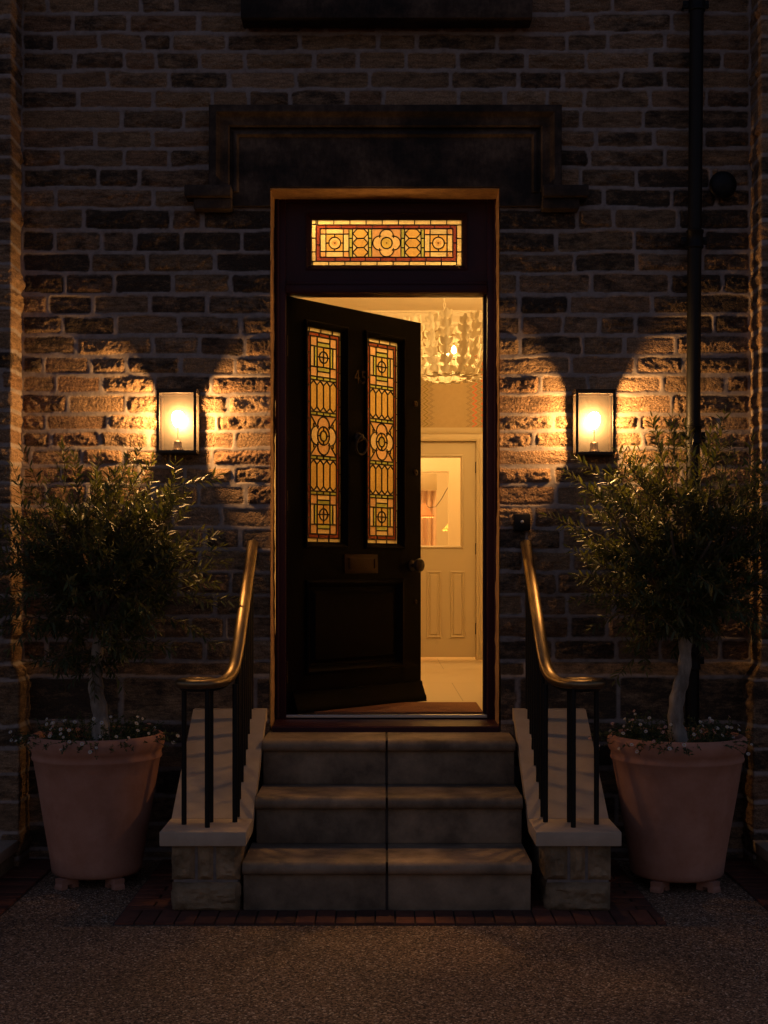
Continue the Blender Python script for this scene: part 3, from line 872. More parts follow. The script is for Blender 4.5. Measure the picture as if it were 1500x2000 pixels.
# hinges
for zz in (z_(1.12), z_(0.35), z_(-0.5)):
    mb = MB(); mb.tube([(-0.004, -0.004, zz-0.05), (-0.004, -0.004, zz+0.05)], 0.006, 8); dpart(mb, 'hinge', OLDBRASS)
# letter plate
mb = MB()
mb.box(0.400, 0.652, -0.006, 0.001, z_(-0.012), z_(0.088), bev=0.002)
mb.box(0.430, 0.616, -0.011, -0.005, z_(0.008), z_(0.068), bev=0.0025)
mb.box(0.618, 0.624, -0.014, -0.005, z_(0.012), z_(0.064), bev=0.002)
dpart(mb, 'letter_plate', OLDBRASS)
# door knob
mb = MB()
prof = [(0.030, 0.0), (0.030, 0.006), (0.013, 0.010), (0.011, 0.032), (0.020, 0.038), (0.034, 0.046), (0.038, 0.056), (0.034, 0.066), (0.018, 0.073), (0.0, 0.075)]
mb.lathe(prof, (0.925, 0.0, z_(0.03)), 24, axis='y')
dpart(mb, 'door_knob', BRONZE)
for zz, rr in ((z_(0.917), 0.016), (z_(0.54), 0.018), (z_(-0.17), 0.013)):
    mb = MB(); mb.lathe([(rr, 0), (rr, 0.004), (rr*0.8, 0.007), (rr*0.3, 0.008), (rr*0.28, 0.004), (0, 0.004)], (0.955, 0, zz), 20, axis='y'); dpart(mb, 'lock_escutcheon', OLDBRASS)
# knocker: boss and ring
mb = MB()
mb.lathe([(0.026, 0), (0.026, 0.006), (0.020, 0.010), (0.016, 0.020), (0.018, 0.028), (0.010, 0.036), (0, 0.038)], (0.505, 0, z_(0.70)), 20, axis='y')
ring = [(0.505+0.040*math.sin(2*math.pi*k/28), -0.026-0.004*math.cos(2*math.pi*k/28), z_(0.655)+0.046*math.cos(2*math.pi*k/28)) for k in range(29)]
mb.tube(ring, 0.0055, 8)
dpart(mb, 'door_knocker', BRONZE)
# house number
for ch, uu in (('4', 0.480), ('5', 0.530)):
    cu_ = bpy.data.curves.new('n', 'FONT'); cu_.body = ch; cu_.size = 0.098; cu_.extrude = 0.003
    to_ = bpy.data.objects.new('n', cu_); COL.objects.link(to_)
    me = bpy.data.meshes.new_from_object(to_.evaluated_get(bpy.context.evaluated_depsgraph_get()))
    bpy.data.objects.remove(to_)
    me.transform(Matrix.Translation((uu-0.008, -0.004, z_(0.985))) @ Matrix.Rotation(R(90), 4, 'X') @ Matrix.Scale(0.85, 4, (1, 0, 0)))
    me.materials.clear(); me.materials.append(OLDBRASS)
    no = bpy.data.objects.new('house_number', me); COL.objects.link(no); no.parent = front_door
# the two tall panels
def door_panel(u0, u1):
    W, H_ = u1-u0, PV1-PV0
    g = Glass(W, H_, 0.0040, u0, PV1, 0.024); g.lw = 0.0068
    kx = W/303.0; ky = H_/1805.0
    X = lambda a: (a-275)*kx
    Y = lambda a: (a-100)*ky
    g.rect(0, W, 0, H_, CREAMG)
    g.bricks(0, W, 0, Y(134), 3, CREAMG, True, 0.3); g.bricks(0, W, Y(1872), H_, 3, CREAMG, True, 0.0)
    g.bricks(0, X(293), Y(134), Y(1872), 12, CREAMG, False, 0.2); g.bricks(X(565), W, Y(134), Y(1872), 12, CREAMG, False, 0.2)
    g.frame(X(293), X(565), Y(134), Y(1872))
    g.bricks(X(293), X(565), Y(134), Y(167), 3, REDG, True, 0.1); g.bricks(X(293), X(565), Y(1838), Y(1872), 3, REDG, True, 0.05)
    g.bricks(X(293), X(316), Y(167), Y(1838), 12, REDG, False, 0.0); g.bricks(X(543), X(565), Y(167), Y(1838), 12, REDG, False, 0.0)
    a, b = X(316), X(543); g.frame(a, b, Y(167), Y(1838))
    for yy in (505, 803, 1175, 1475):
        g.bricks(a, b, Y(yy), Y(yy+29), 4, GREENG, True); g.line((a, Y(yy)), (b, Y(yy))); g.line((a, Y(yy+29)), (b, Y(yy+29)))
    for y0, y1 in ((534, 803), (1204, 1475)):
        n = 4; tip = 42
        g.rect(a, b, Y(y0), Y(y1), PALEG)
        for q in range(n):
            xa = a+(b-a)*q/n; xb = a+(b-a)*(q+1)/n; xm = (xa+xb)/2
            pts = [(xm, Y(y0+6)), (xb, Y(y0+tip)), (xb, Y(y1-tip)), (xm, Y(y1-6)), (xa, Y(y1-tip)), (xa, Y(y0+tip))]
            g.poly(pts, GOLDG); g.line(*pts, pts[0])
            g.line((xm, Y(y0)), (xm, Y(y0+6))); g.line((xm, Y(y1)), (xm, Y(y1-6)))
            g.line((xa, Y(y0+tip)), (xa, Y(y0+20))) if 0 else None
    for y0, y1 in ((167, 505), (1504, 1838)):
        s = 58; cy = (y0+y1)/2; l0, l1 = X(375), X(486)
        g.rect(a, b, Y(y0), Y(y1), PALEG)
        for (p, q) in ((a, l0), (l1, b)):
            g.rect(p, q, Y(y0), Y(y0+82), TANG); g.rect(p, q, Y(y1-82), Y(y1), TANG)
            g.line((p, Y(y0+82)), (q, Y(y0+82))); g.line((p, Y(y1-82)), (q, Y(y1-82)))
        g.rect(l0, l1, Y(y0+45), Y(y0+84), GREENG); g.rect(l0, l1, Y(y1-84), Y(y1-45), GREENG)
        g.rect(l0, l1, Y(y0+86), Y(y1-86), GOLDG)
        for yy in (y0+45, y0+84, y1-84, y1-45): g.line((l0, Y(yy)), (l1, Y(yy)))
        g.line((l0, Y(y0)), (l0, Y(y1))); g.line((l1, Y(y0)), (l1, Y(y1)))
        for p, q in ((X(350), l0), (l1, X(511))): g.rect(p, q, Y(y0+84), Y(y1-84), GREENG)
        for p in (X(350), X(511)): g.line((p, Y(y0+82)), (p, Y(y1-82)))
        g.line((l0, Y(cy)), (l1, Y(cy))); g.line((X(430), Y(y0+84)), (X(430), Y(y1-84)))
        g.boss(X(430), Y(cy), 36*kx)
    y0, y1 = 832, 1175; cx, cy = X(430), Y(1003)
    g.rect(a, b, Y(y0), Y(y1), GOLDG)
    g.poly([(a, Y(y0)), (b, Y(y0)), (cx, cy)], TANG); g.poly([(a, Y(y1)), (b, Y(y1)), (cx, cy)], TANG)
    ro = 108*kx; ryo = 158*ky; 
    for sx in (-1, 1):
        for sy in (-1, 1): g.line((cx+sx*112*kx, cy+sy*168*ky), (cx+sx*66*kx, cy+sy*92*ky)); 
    for sx in (-1, 1): g.line((cx+sx*84*kx, cy-100*ky), (cx+sx*84*kx, cy-68*ky)); g.line((cx+sx*84*kx, cy+100*ky), (cx+sx*84*kx, cy+68*ky))
    pr = 52*kx; px_ = 58*kx; prv = 80*ky; pyv = 82*ky
    for dx, dy in ((px_, 0), (-px_, 0), (0, pyv), (0, -pyv)): g.circ(cx+dx, cy+dy, pr, TANG if dy else PALEG, ry=prv)
    for q, (dx, dy) in enumerate(((px_, 0), (0, pyv), (-px_, 0), (0, -pyv))): g.arc(cx+dx, cy+dy, pr, q*90-105, q*90+105, 12, ry=prv)
    g.circ(cx, cy, 52*kx, GOLDG, ry=78*ky); g.arc(cx, cy, 52*kx, ry=78*ky)
    g.circ(cx, cy, 28*kx, OLIVEG, ry=44*ky); g.circ(cx, cy, 14*kx, (0.9, 0.75, 0.25)); g.arc(cx, cy, 28*kx, ry=44*ky)
    for dx, dy in ((1, 0), (-1, 0), (0, 1), (0, -1)): g.line((cx+dx*30*kx, cy+dy*46*ky), (cx+dx*50*kx, cy+dy*76*ky))
    g.build(front_door)
door_panel(PU0, PU1); door_panel(QU0, QU1)

# ================================================================== HALL
HX0, HX1, HY0, HY1 = -0.78, 1.42, YF+0.15, 10.85
HZ0, HZ1 = ZS, z_(2.10)
mb = MB(); mb.box(HX0-0.1, HX1+0.1, YF+0.11, 15.2, HZ0-0.06, HZ0)
m_, nt, out = nodes_of('hall_tiles')
p = nd(nt, 'ShaderNodeBsdfPrincipled'); p.inputs['Roughness'].default_value = 0.28
co = nd(nt, 'ShaderNodeTexCoord').outputs['Object']
br = nd(nt, 'ShaderNodeTexBrick'); br.offset = 0.5
br.inputs['Scale'].default_value = 1.0; br.inputs['Mortar Size'].default_value = 0.0025; br.inputs['Brick Width'].default_value = 0.6; br.inputs['Row Height'].default_value = 1.2
mp = nd(nt, 'ShaderNodeMapping'); mp.inputs['Location'].default_value = (0.16, 0.2, 0); nt.links.new(co, mp.inputs['Vector']); nt.links.new(mp.outputs[0], br.inputs['Vector'])
br.inputs['Color1'].default_value = rgb((0.58, 0.47, 0.33)); br.inputs['Color2'].default_value = rgb((0.62, 0.50, 0.35)); br.inputs['Mortar'].default_value = rgb((0.25, 0.18, 0.10))
nt.links.new(br.outputs['Color'], p.inputs['Base Color']); nt.links.new(p.outputs[0], out.inputs['Surface'])
mb.build('hall_floor', m_, house)
mb = MB(); mb.box(HX0-0.1, HX1+0.1, HY0-0.04, 15.2, HZ1, HZ1+0.08); mb.build('hall_ceiling', CEIL, house)
IDX0, IDX1, IDZ = -0.06, xpx(930, HY1), zpx(862, HY1)
mb = MB()
mb.box(HX0-0.1, HX0, YF+0.141, 15.2, HZ0, HZ1); mb.box(HX1, HX1+0.1, YF+0.141, 15.2, HZ0, HZ1)
mb.box(HX0, HX1, 15.1, 15.2, HZ0, HZ1)
YP = 12.3
px1 = xpx(876, YP); pz = zpx(921, YP)
mb.box(px1, HX1, YP, YP+0.1, HZ0, HZ1); mb.box(HX0, px1, YP, YP+0.1, pz, HZ1)
mb.build('hall_side_wall', CREAM, house)
mb = MB()
mb.box(HX0, IDX0, HY1, HY1+0.1, HZ0, HZ1); mb.box(IDX1, HX1, HY1, HY1+0.1, HZ0, HZ1); mb.box(IDX0, IDX1, HY1, HY1+0.1, IDZ, HZ1)
hw = mb.build('hall_back_wall', WALLPAPER, house)
# printed zigzags on the wallpaper
def zig(xp, mat, name, phase=0):
    mb = MB(); z0 = zpx(834, HY1); n = 15; per = 11.2/240*1.0
    x = xpx(xp, HY1); a = 4.2/240
    pts = [(x+(a if (i+phase) % 2 else -a), z0+0.002+i*per/2) for i in range(2*n)]
    for p0, p1 in zip(pts[:-1], pts[1:]): mb.ribbon(p0, p1, 0.0062, HY1-0.003, HY1-0.0005)
    o = mb.build(name, mat, house)
zig(831.5, ZIGOLIVE, 'wallpaper_stripe'); zig(927, ZIGRED, 'wallpaper_stripe'); zig(944, ZIGRED, 'wallpaper_stripe')
mb = MB(); per = 11.2/240
for xc_, offs in ((831.5, (-7.5, -9.7, 7.5, 9.7, 12)), (927, (-12, -9.7, -7.5, 7.5, 9.7)), (944, (-7.5, 7.5, 9.5))):
    for of in offs:
        for i in range(15*6):
            t = i/6.0; tri = abs((t % 1)*2-1)*2-1
            x = xpx(xc_+of, HY1)+tri*-4.2/240; z = zpx(834, HY1)+0.004+t*per
            mb.box(x-0.0022, x+0.0022, HY1-0.0022, HY1-0.0005, z-0.0018, z+0.0018)
mb.build('wallpaper_dots', DOTS, house)
# cornice
mb = MB()
prof = [(0.0, 0.0), (0.0, 0.11), (0.012, 0.11), (0.02, 0.095), (0.03, 0.09), (0.05, 0.07), (0.075, 0.035), (0.10, 0.03), (0.104, 0.018), (0.135, 0.016), (0.14, 0.0)]
mb.sweep([(HX0, HY0), (HX1, HY0), (HX1, HY1), (HX0, HY1)], [(q, -o_) for o_, q in [(a, b) for a, b in prof]], lambda a, b, p: (a, b, HZ1+p), closed=True)
nb = int((HX1-HX0)/0.03)
for i in range(nb): mb.box(HX0+0.03*i+0.006, HX0+0.03*i+0.024, HY1-0.033, HY1-0.014, HZ1-0.127, HZ1-0.108)
mb.build('cornice', CEIL, house, smooth=True, angle=30)
# skirting
mb = MB(); mb.box(IDX1+0.1, HX1-0.001, HY1-0.02, HY1-0.001, HZ0, HZ0+0.17, bev=0.004); mb.box(HX1-0.02, HX1-0.001, HY0, HY1-0.03, HZ0, HZ0+0.17); mb.box(HX0+0.001, HX0+0.02, HY0, HY1, HZ0, HZ0+0.17)
mb.build('skirting_board', CREAMDOOR, house)
# inner door casing
mb = MB()
prof = [(0.0, 0.0), (0.0, 0.03), (0.012, 0.034), (0.03, 0.022), (0.055, 0.020), (0.06, 0.026), (0.085, 0.040), (0.108, 0.044), (0.112, 0.0)]
mb.sweep([(IDX1, HZ0), (IDX1, IDZ), (IDX0, IDZ), (IDX0, HZ0)], [(-o_, q) for o_, q in prof], lambda a, b, p: (a, HY1-p, b))
mb.build('inner_door_casing', CREAMDOOR, house, smooth=True, angle=25)
# inner door
WX0, WX1, WZ0, WZ1 = 0.075, xpx(900, HY1), zpx(1066, HY1), zpx(893, HY1)
yd = HY1+0.008
mb = MB()
ZD0 = zpx(1283.5, HY1)
mb.box(IDX0+0.003, WX0, yd, yd+0.045, ZD0, IDZ-0.004); mb.box(WX1, IDX1-0.004, yd, yd+0.045, ZD0, IDZ-0.004)
mb.box(WX0, WX1, yd, yd+0.045, WZ1, IDZ-0.004); mb.box(WX0, WX1, yd, yd+0.045, ZD0, WZ0)
mb.sweep([(WX0, WZ0), (WX1, WZ0), (WX1, WZ1), (WX0, WZ1)], [(-0.022, 0.0), (-0.018, 0.010), (-0.008, 0.012), (0.0, 0.002), (0.002, -0.02)], lambda a, b, p: (a, yd-p, b), closed=True)
idoor = mb.build('inner_door', CREAMDOOR, house, smooth=True, angle=25)
mb = MB()
for xa, xb in ((xpx(836, HY1), xpx(859, HY1)), (xpx(882, HY1), xpx(905, HY1)), (0.08, 0.176)):
    za, zb_ = zpx(1243, HY1), zpx(1118, HY1)
    mb.sweep([(xa, za), (xb, za), (xb, zb_), (xa, zb_)], [(-0.012, 0.0), (-0.010, 0.010), (-0.002, 0.013), (0.008, 0.003), (0.014, 0.003), (0.020, 0.012), (0.060, 0.012)][:6], lambda a, b, p: (a, yd-p, b), closed=True)
    mb.box(xa+0.02, xb-0.02, yd-0.012, yd+0.001, za+0.02, zb_-0.02)
mb.build('panel_moulding', CREAMDOOR, idoor, smooth=True, angle=20)
mb = MB(); mb.box(WX0-0.003, WX1+0.003, yd+0.018, yd+0.022, WZ0-0.003, WZ1+0.003); mb.build('window_pane', WINDOW_GLASS, idoor)
for py in (913, 1072, 1228):
    mb = MB(); zz = zpx(py, HY1); mb.tube([(IDX1-0.001, yd-0.004, zz-0.046), (IDX1-0.001, yd-0.004, zz+0.046)], 0.0065, 8); mb.build('hinge', OLDBRASS, idoor)

# room beyond: curtain and shaded lamps
mb = MB(); n = 60; x0, x1 = -0.3, xpx(852, 13.9)
vs = []; 
for i in range(n+1):
    x = x0+(x1-x0)*i/n; y = 13.9+0.03*math.sin(i*1.35)+0.01*math.sin(i*3.1)
    vs += [(x, y, HZ0+0.02), (x, y, zpx(958, 13.9))]
fs = [(2*i, 2*i+2, 2*i+3, 2*i+1) for i in range(n)]
mb.add(vs, fs); mb.add([(v[0], v[1]+0.004, v[2]) for v in vs], [tuple(reversed(f)) for f in fs])
tag(mb.build('curtain', CURTAIN, None, org=(0.2, 13.9, HZ0), smooth=True), 'pinkish pleated curtain seen through the glass of the inner door', 'curtain')
mb = MB(); mb.box(-0.4, xpx(853, 13.85), 13.82, 13.86, zpx(957, 13.85), zpx(925, 13.85)+0.0, bev=0.004)
tag(mb.build('curtain_pelmet', CREAMDOOR, None, org=(0.2, 13.85, HZ0), smooth=True), 'plain buff pelmet above the pleated curtain in the far room', 'pelmet')
def cone_lamp(x, y, zt_, zb_, r, mat, label, cord):
    t = thing('pendant_lamp', label, 'lamp', (x, y, zb_), 'fabric shaded lamps in the far room')
    mb = MB()
    prof = [(r*0.18, zt_-zb_), (r*0.30, (zt_-zb_)*0.85), (r*0.75, (zt_-zb_)*0.25), (r, 0.0)]
    mb.lathe(prof[::-1], (x, y, zb_), 28); mb.f = [f for f in mb.f if len(f) == 4]; mb.mi = mb.mi[:len(mb.f)]
    k = 28; 
    mb.add([(x+r*0.99*math.cos(2*math.pi*i/56), y+r*0.99*math.sin(2*math.pi*i/56), zb_-(0.012 if i % 2 else 0.0)) for i in range(56)] + [(x+r*math.cos(2*math.pi*i/56), y+r*math.sin(2*math.pi*i/56), zb_+0.01) for i in range(56)], [(i, (i+1) % 56, 56+(i+1) % 56, 56+i) for i in range(56)])
    mb.build('lamp_shade', mat, t, smooth=True)
    mb = MB(); mb.lathe([(0, -0.03), (0.02, -0.022), (0.028, 0), (0.02, 0.022), (0, 0.03)], (x, y, zb_+0.035), 14); mb.build('light_bulb', HALL_BULB, t, smooth=True)
    mb = MB(); mb.tube(cord, 0.004, 6); mb.build('cord', BRONZE, t)
y = 13.0; xa, za = xpx(828, y), zpx(983, y)
cone_lamp(xa, y, zpx(984, y), zpx(1009, y), 0.10, SHADE_PINK, 'pink frilled lampshade hanging left of the draped cord in the far room',
          [(xa, y, za-0.01), (xpx(838, y), y, zpx(1003, y)+0.06), (xpx(851, y), y, zpx(990, y)), (xpx(862, y), y, zpx(975, y)), (xpx(872, y), y, zpx(957, y)), (xpx(890, y), y, zpx(930, y)), (xpx(900, y), y, HZ1)])
xa = xpx(883, y)
cone_lamp(xa, y+0.1, zpx(1018, y), zpx(1034, y), 0.09, SHADE_YELLOW, 'yellow lampshade half hidden by the wall in the far room', [(xa, y+.1, zpx(1018, y)), (xa, y+.1, HZ1)])
def added_globe(x, y, r, label, L=None, drop=0.0):  # globes added out of view to brighten the hall and rooms beyond
    t = thing('added_fill_light', label, 'ceiling light', (x, y, HZ1), 'added unseen fill lights of the inner rooms')
    mb = MB(); mb.lathe([(0.06, 0.0), (0.06, -0.02), (0.04, -0.03)][::-1], (x, y, HZ1), 20); mb.build('ceiling_rose', CEIL, t, smooth=True)
    mb = MB(); pr = [(r*math.sin(R(a)), -0.03-r+r*math.cos(R(180-a))*-1*-1) for a in range(0, 181, 20)]
    pr = [(max(r*math.sin(R(a)), 0.0), -0.03-drop-r-r*math.cos(R(a))) for a in range(0, 181, 20)]
    if drop:
        rd = MB(); rd.tube([(x, y, HZ1-0.02), (x, y, HZ1-0.035-drop)], 0.006, 8); rd.build('rod', OLDBRASS, t)
    mb.lathe(pr, (x, y, HZ1), 20); mb.build('fill_globe', L or FILL_ROOM, t, smooth=True)
FILL_ROOM = emitter('fill_glow_room', AMBER_HALL, 260.0)
FILL_ROOM2 = emitter('fill_glow_far', AMBER_HALL, 230.0)
FILL_HALL = emitter('fill_glow_hall', AMBER_HALL, 175.0)
added_globe(0.3, 11.6, 0.09, 'added unseen light globe on the ceiling just behind the inner door')
added_globe(0.1, 13.1, 0.09, 'added unseen light globe on the ceiling of the far curtained room', FILL_ROOM2)

added_globe(-0.64, 7.85, 0.085, 'added unseen light globe in the hall corner behind the open front door', FILL_HALL, 0.28)
added_globe(0.98, 9.35, 0.085, 'added unseen light globe halfway down the hall beside the chandelier', FILL_HALL, 0.28)
# chandelier
CHY = 8.75
chx, chz0, chz1 = xpx(868, CHY), zpx(746, CHY), zpx(628, CHY)
ch = thing('leaf_chandelier', 'white chandelier of overlapping leaf shaped petals hanging in the hall', 'chandelier', (chx, CHY, chz0))
def petal(mb, base, dirv, nrm, L, W):
    d = dirv.normalized(); s = d.cross(nrm).normalized(); n = s.cross(d)
    prof = [(0.0, 0.10), (0.18, 0.62), (0.42, 0.98), (0.66, 0.86), (0.86, 0.45), (1.0, 0.0)]
    vs = []
    for t, w in prof:
        curl = n*(0.22*L*(t-0.45)**2 - 0.03*L)
        c = base + d*(L*t) + curl
        cup = n*(-0.16*W*w)
        vs += [c - s*(W*w/2) - cup, c + cup*0.4, c + s*(W*w/2) - cup]
    fs = []
    for i in range(len(prof)-1):
        a = 3*i; fs += [(a, a+1, a+4, a+3), (a+1, a+2, a+5, a+4)]
    mb.add(vs, fs)
rc = 0.245; NS = 16; rp = random.Random(5)
for i in range(NS):
    a = 2*math.pi*i/NS + rp.uniform(-0.06, 0.06); mb = MB()
    rad = Vector((math.cos(a), math.sin(a), 0)); tan = Vector((-math.sin(a), math.cos(a), 0))
    H_ = (chz1-chz0)*rp.uniform(0.86, 1.04)
    stem = []
    for j in range(7):
        t = j/6.0
        r_ = rc*(0.80+0.20*min(1, t*3)) + 0.05*max(0, t-0.75)
        stem.append(Vector((chx, CHY, chz0+0.03)) + rad*r_ + Vector((0, 0, H_*0.86*t)))
    mb.tube(stem, 0.003, 5)
    for j, p0 in enumerate(stem[:-1] + [stem[-1]]):
        for sd in (-1, 1):
            dv = Vector((0, 0, 1))*rp.uniform(0.7, 1.0) + tan*sd*rp.uniform(0.45, 0.95) + rad*rp.uniform(-0.1, 0.7)
            petal(mb, p0, dv, rad, rp.uniform(0.066, 0.082), rp.uniform(0.036, 0.044))
        petal(mb, p0+rad*0.010, Vector((0, 0, 1))+tan*rp.uniform(-.15, .15)+rad*rp.uniform(.2, .55), rad, 0.074, 0.044)
    for j in range(4):
        petal(mb, stem[0]-Vector((0, 0, 0.0)), -rad*0.9+tan*rp.uniform(-.9, .9)+Vector((0, 0, rp.uniform(-.25, .05))), Vector((0, 0, -1)), 0.07, 0.04)
        petal(mb, stem[0], rad*0.8+tan*rp.uniform(-.9, .9)+Vector((0, 0, rp.uniform(-.3, .2))), Vector((0, 0, -1)), 0.06, 0.04)
    leafmesh('leaf_spray', mb, PETAL, ch)
mb = MB()
for zz, rr in ((chz0+0.03, rc*0.8), (chz0+0.2, rc)):
    mb.tube([(chx+rr*math.cos(2*math.pi*k/36), CHY+rr*math.sin(2*math.pi*k/36), zz) for k in range(37)], 0.003, 5)
for k in range(4):
    a = k*math.pi/2+0.4; mb.tube([(chx, CHY, chz0+0.16), (chx+rc*math.cos(a), CHY+rc*math.sin(a), chz0+0.2)], 0.004, 5)
mb.tube([(chx, CHY, chz0+0.15), (chx, CHY, chz1-0.03)], 0.006, 8)
mb.build('wire_frame', CEIL, ch, smooth=True)
mb = MB()
nl = int((HZ1-chz1+0.02)/0.028)
for k in range(nl):
    z = chz1-0.03+0.028*k; ax = k % 2
    mb.tube([(chx+(0.008*math.cos(t) if ax else 0), CHY+(0 if ax else 0.008*math.cos(t)), z+0.018*math.sin(t)) for t in [2*math.pi*q/10 for q in range(11)]], 0.0022, 5)
mb.lathe([(0.05, 0), (0.05, -0.02), (0.01, -0.05)][::-1], (chx, CHY, HZ1), 20)
mb.build('hanging_chain', CEIL, ch, smooth=True)
for k in range(3):
    a = k*2*math.pi/3+3.45
    x, y = chx+0.08*math.cos(a), CHY+0.08*math.sin(a)
    mb = MB(); mb.lathe([(0, -0.024), (0.012, -0.018), (0.017, -0.006), (0.014, 0.010), (0.007, 0.022), (0.0, 0.030)], (x, y, chz0+0.20), 14); mb.build('candle_bulb', HALL_BULB, ch, smooth=True)

# door mat
mb = MB(); mb.box(-0.52, 0.50, YF+0.12, zpx(0, 0)*0+7.20, HZ0+0.001, HZ0+0.016, bev=0.004)
tag(mb.build('door_mat', COIR, None, org=(0, 6.95, HZ0), smooth=True), 'reddish brown coir mat on the hall floor just inside the front door', 'door mat')

# ================================================================== WALL LANTERNS
def lantern(x0, x1, zb, zt_, label):
    w = x1-x0; y0 = 6.29; y1 = YW-0.008; xm = (x0+x1)/2; zm = zb
    t = thing('wall_lantern', label, 'wall lantern', (xm, YW-0.01, zb), 'box lanterns either side of the door')
    b = 0.012
    mb = MB()
    for x in (x0, x1-b):
        for y in (y0, y1-b): mb.box(x, x+b, y, y+b, zb+b, zt_-b)
    for z in (zb, zt_-b):
        mb.box(x0, x1, y0, y0+b, z, z+b); mb.box(x0, x1, y1-b, y1, z, z+b)
        mb.box(x0, x0+b, y0+b, y1-b, z, z+b); mb.box(x1-b, x1, y0+b, y1-b, z, z+b)
    for x in (x0, x1-b): mb.box(x+0.001, x+b-0.001, y1-0.018, y1-b, zb+b, zt_-b)
    mb.build('frame', BRONZE, t)
    mb = MB(); mb.box(x0-0.003, x1+0.003, y0-0.003, y1, zt_, zt_+0.008, bev=0.002); mb.build('top_plate', BRONZE, t, smooth=True)
    mb = MB(); mb.box(x0+b, x1-b, y0+b, y1-b, zb+0.001, zb+0.005); mb.build('bottom_plate', BRONZE, t)
    mb = MB(); mb.box(x0+b, x1-b, y1-0.006, y1-0.001, zb+b, zt_-b); mb.build('back_plate', BACKPLATE, t)
    for a in ((x0+b*.5, x1-b*.5, y0+0.004, y0+0.006), (x0+0.004, x0+0.006, y0+b*.5, y1-b*.5), (x1-0.006, x1-0.004, y0+b*.5, y1-b*.5)):
        mb = MB(); mb.box(*a, zb+b*.5, zt_-b*.5); mb.build('glass_pane', LANTERN_GLASS, t)
    yc = y0+0.046
    mb = MB(); mb.lathe([(0.024, 0), (0.026, 0.012), (0.020, 0.02), (0.018, 0.05), (0.013, 0.055)], (xm, yc, zb+0.006), 20); mb.tube([(xm, yc, zb+.05), (xm, yc, zb+.13)], 0.0016, 8)
    mb.build('lamp_holder', OLDBRASS, t, smooth=True)
    zb2 = zb+0.165
    mb = MB(); mb.lathe([(0.0, -0.040), (0.008, -0.038), (0.017, -0.031), (0.0245, -0.014), (0.0265, 0.004), (0.0255, 0.020), (0.020, 0.031), (0.008, 0.037), (0.0, 0.038)], (xm, yc, zb2), 24)
    mb.build('light_bulb', LANTERN_BULB, t, smooth=True)
BACKPLATE = simple('lantern_backplate', (0.014, 0.010, 0.005), 0.55, 0.3)
lantern(xpx(306, 6.29), xpx(383, 6.29), zpx(884, 6.29), zpx(762, 6.29), 'lit bronze box lantern on the wall left of the door')
lantern(xpx(1125, 6.29), xpx(1202, 6.29), zpx(887, 6.29), zpx(763, 6.29), 'lit bronze box lantern on the wall right of the door')

# ================================================================== DRAINPIPE, VENT, BELL
dp = thing('drainpipe', 'black cast iron drainpipe running down the wall on the right', 'drainpipe', (1.47, YW-0.07, 0))
yp = YW-0.085
xt, xb_ = xpx(1360, yp), xpx(1352, yp)
mb = MB(); mb.tube([(xb_, yp, 0.02), (xb_, yp, 1.4), ((xt+xb_)/2, yp, 2.8), (xt+0.01, yp, 4.9)], 0.033, 20); mb.build('pipe', PIPE, dp, smooth=True)
for py in (5, 468, 850, 1290):
    z = zpx(py, yp); x = xb_+(xt-xb_)*(z-1.4)/2.3 if z > 1.4 else xb_
    mb = MB(); mb.lathe([(0.033, -0.045), (0.040, -0.04), (0.040, -0.03), (0.037, -0.026), (0.037, 0.026), (0.040, 0.03), (0.041, 0.042), (0.034, 0.046)], (x, yp, z), 24)
    mb.box(x-0.062, x+0.062, yp+0.018, yp+0.032, z-0.018, z+0.018, bev=0.003)
    for s in (-1, 1): mb.tube([(x+s*0.052, yp+0.012, z), (x+s*0.052, yp+0.08, z)], 0.006, 8)
    mb.build('pipe_bracket', PIPE, dp, smooth=True)
mb = MB()
vx, vz = xpx(1413, 6.37), zpx(360, 6.37)
mb.lathe([(0.050, -0.01), (0.050, 0.02), (0.064, 0.028), (0.066, 0.036), (0.060, 0.046), (0.035, 0.056), (0.0, 0.059)], (vx, YW-0.005, vz), 32, axis='y')
tag(mb.build('wall_vent', PLASTIC, None, org=(vx, YW, vz), smooth=True), 'round black vent cowl on the wall right of the drainpipe', 'vent')
db = thing('doorbell', 'small square black doorbell beside the door frame above the right handrail', 'doorbell', (xpx(1020, 6.40), 6.40, zpx(1020, 6.40)))
x0, x1, z0, z1 = xpx(1004, 6.38), xpx(1036, 6.38), zpx(1036, 6.38), zpx(1004, 6.38)
mb = MB(); mb.box(x0, x1, YW-0.040, YW+0.01, z0, z1, bev=0.004); mb.build('plate', PLASTIC, db, smooth=True)
mb = MB(); mb.lathe([(0.008, 0), (0.008, 0.003), (0.004, 0.005), (0, 0.005)], ((x0+x1)/2, YW-0.040, (z0+z1)/2+0.002), 16, axis='y'); mb.build('button', ALU, db, smooth=True)

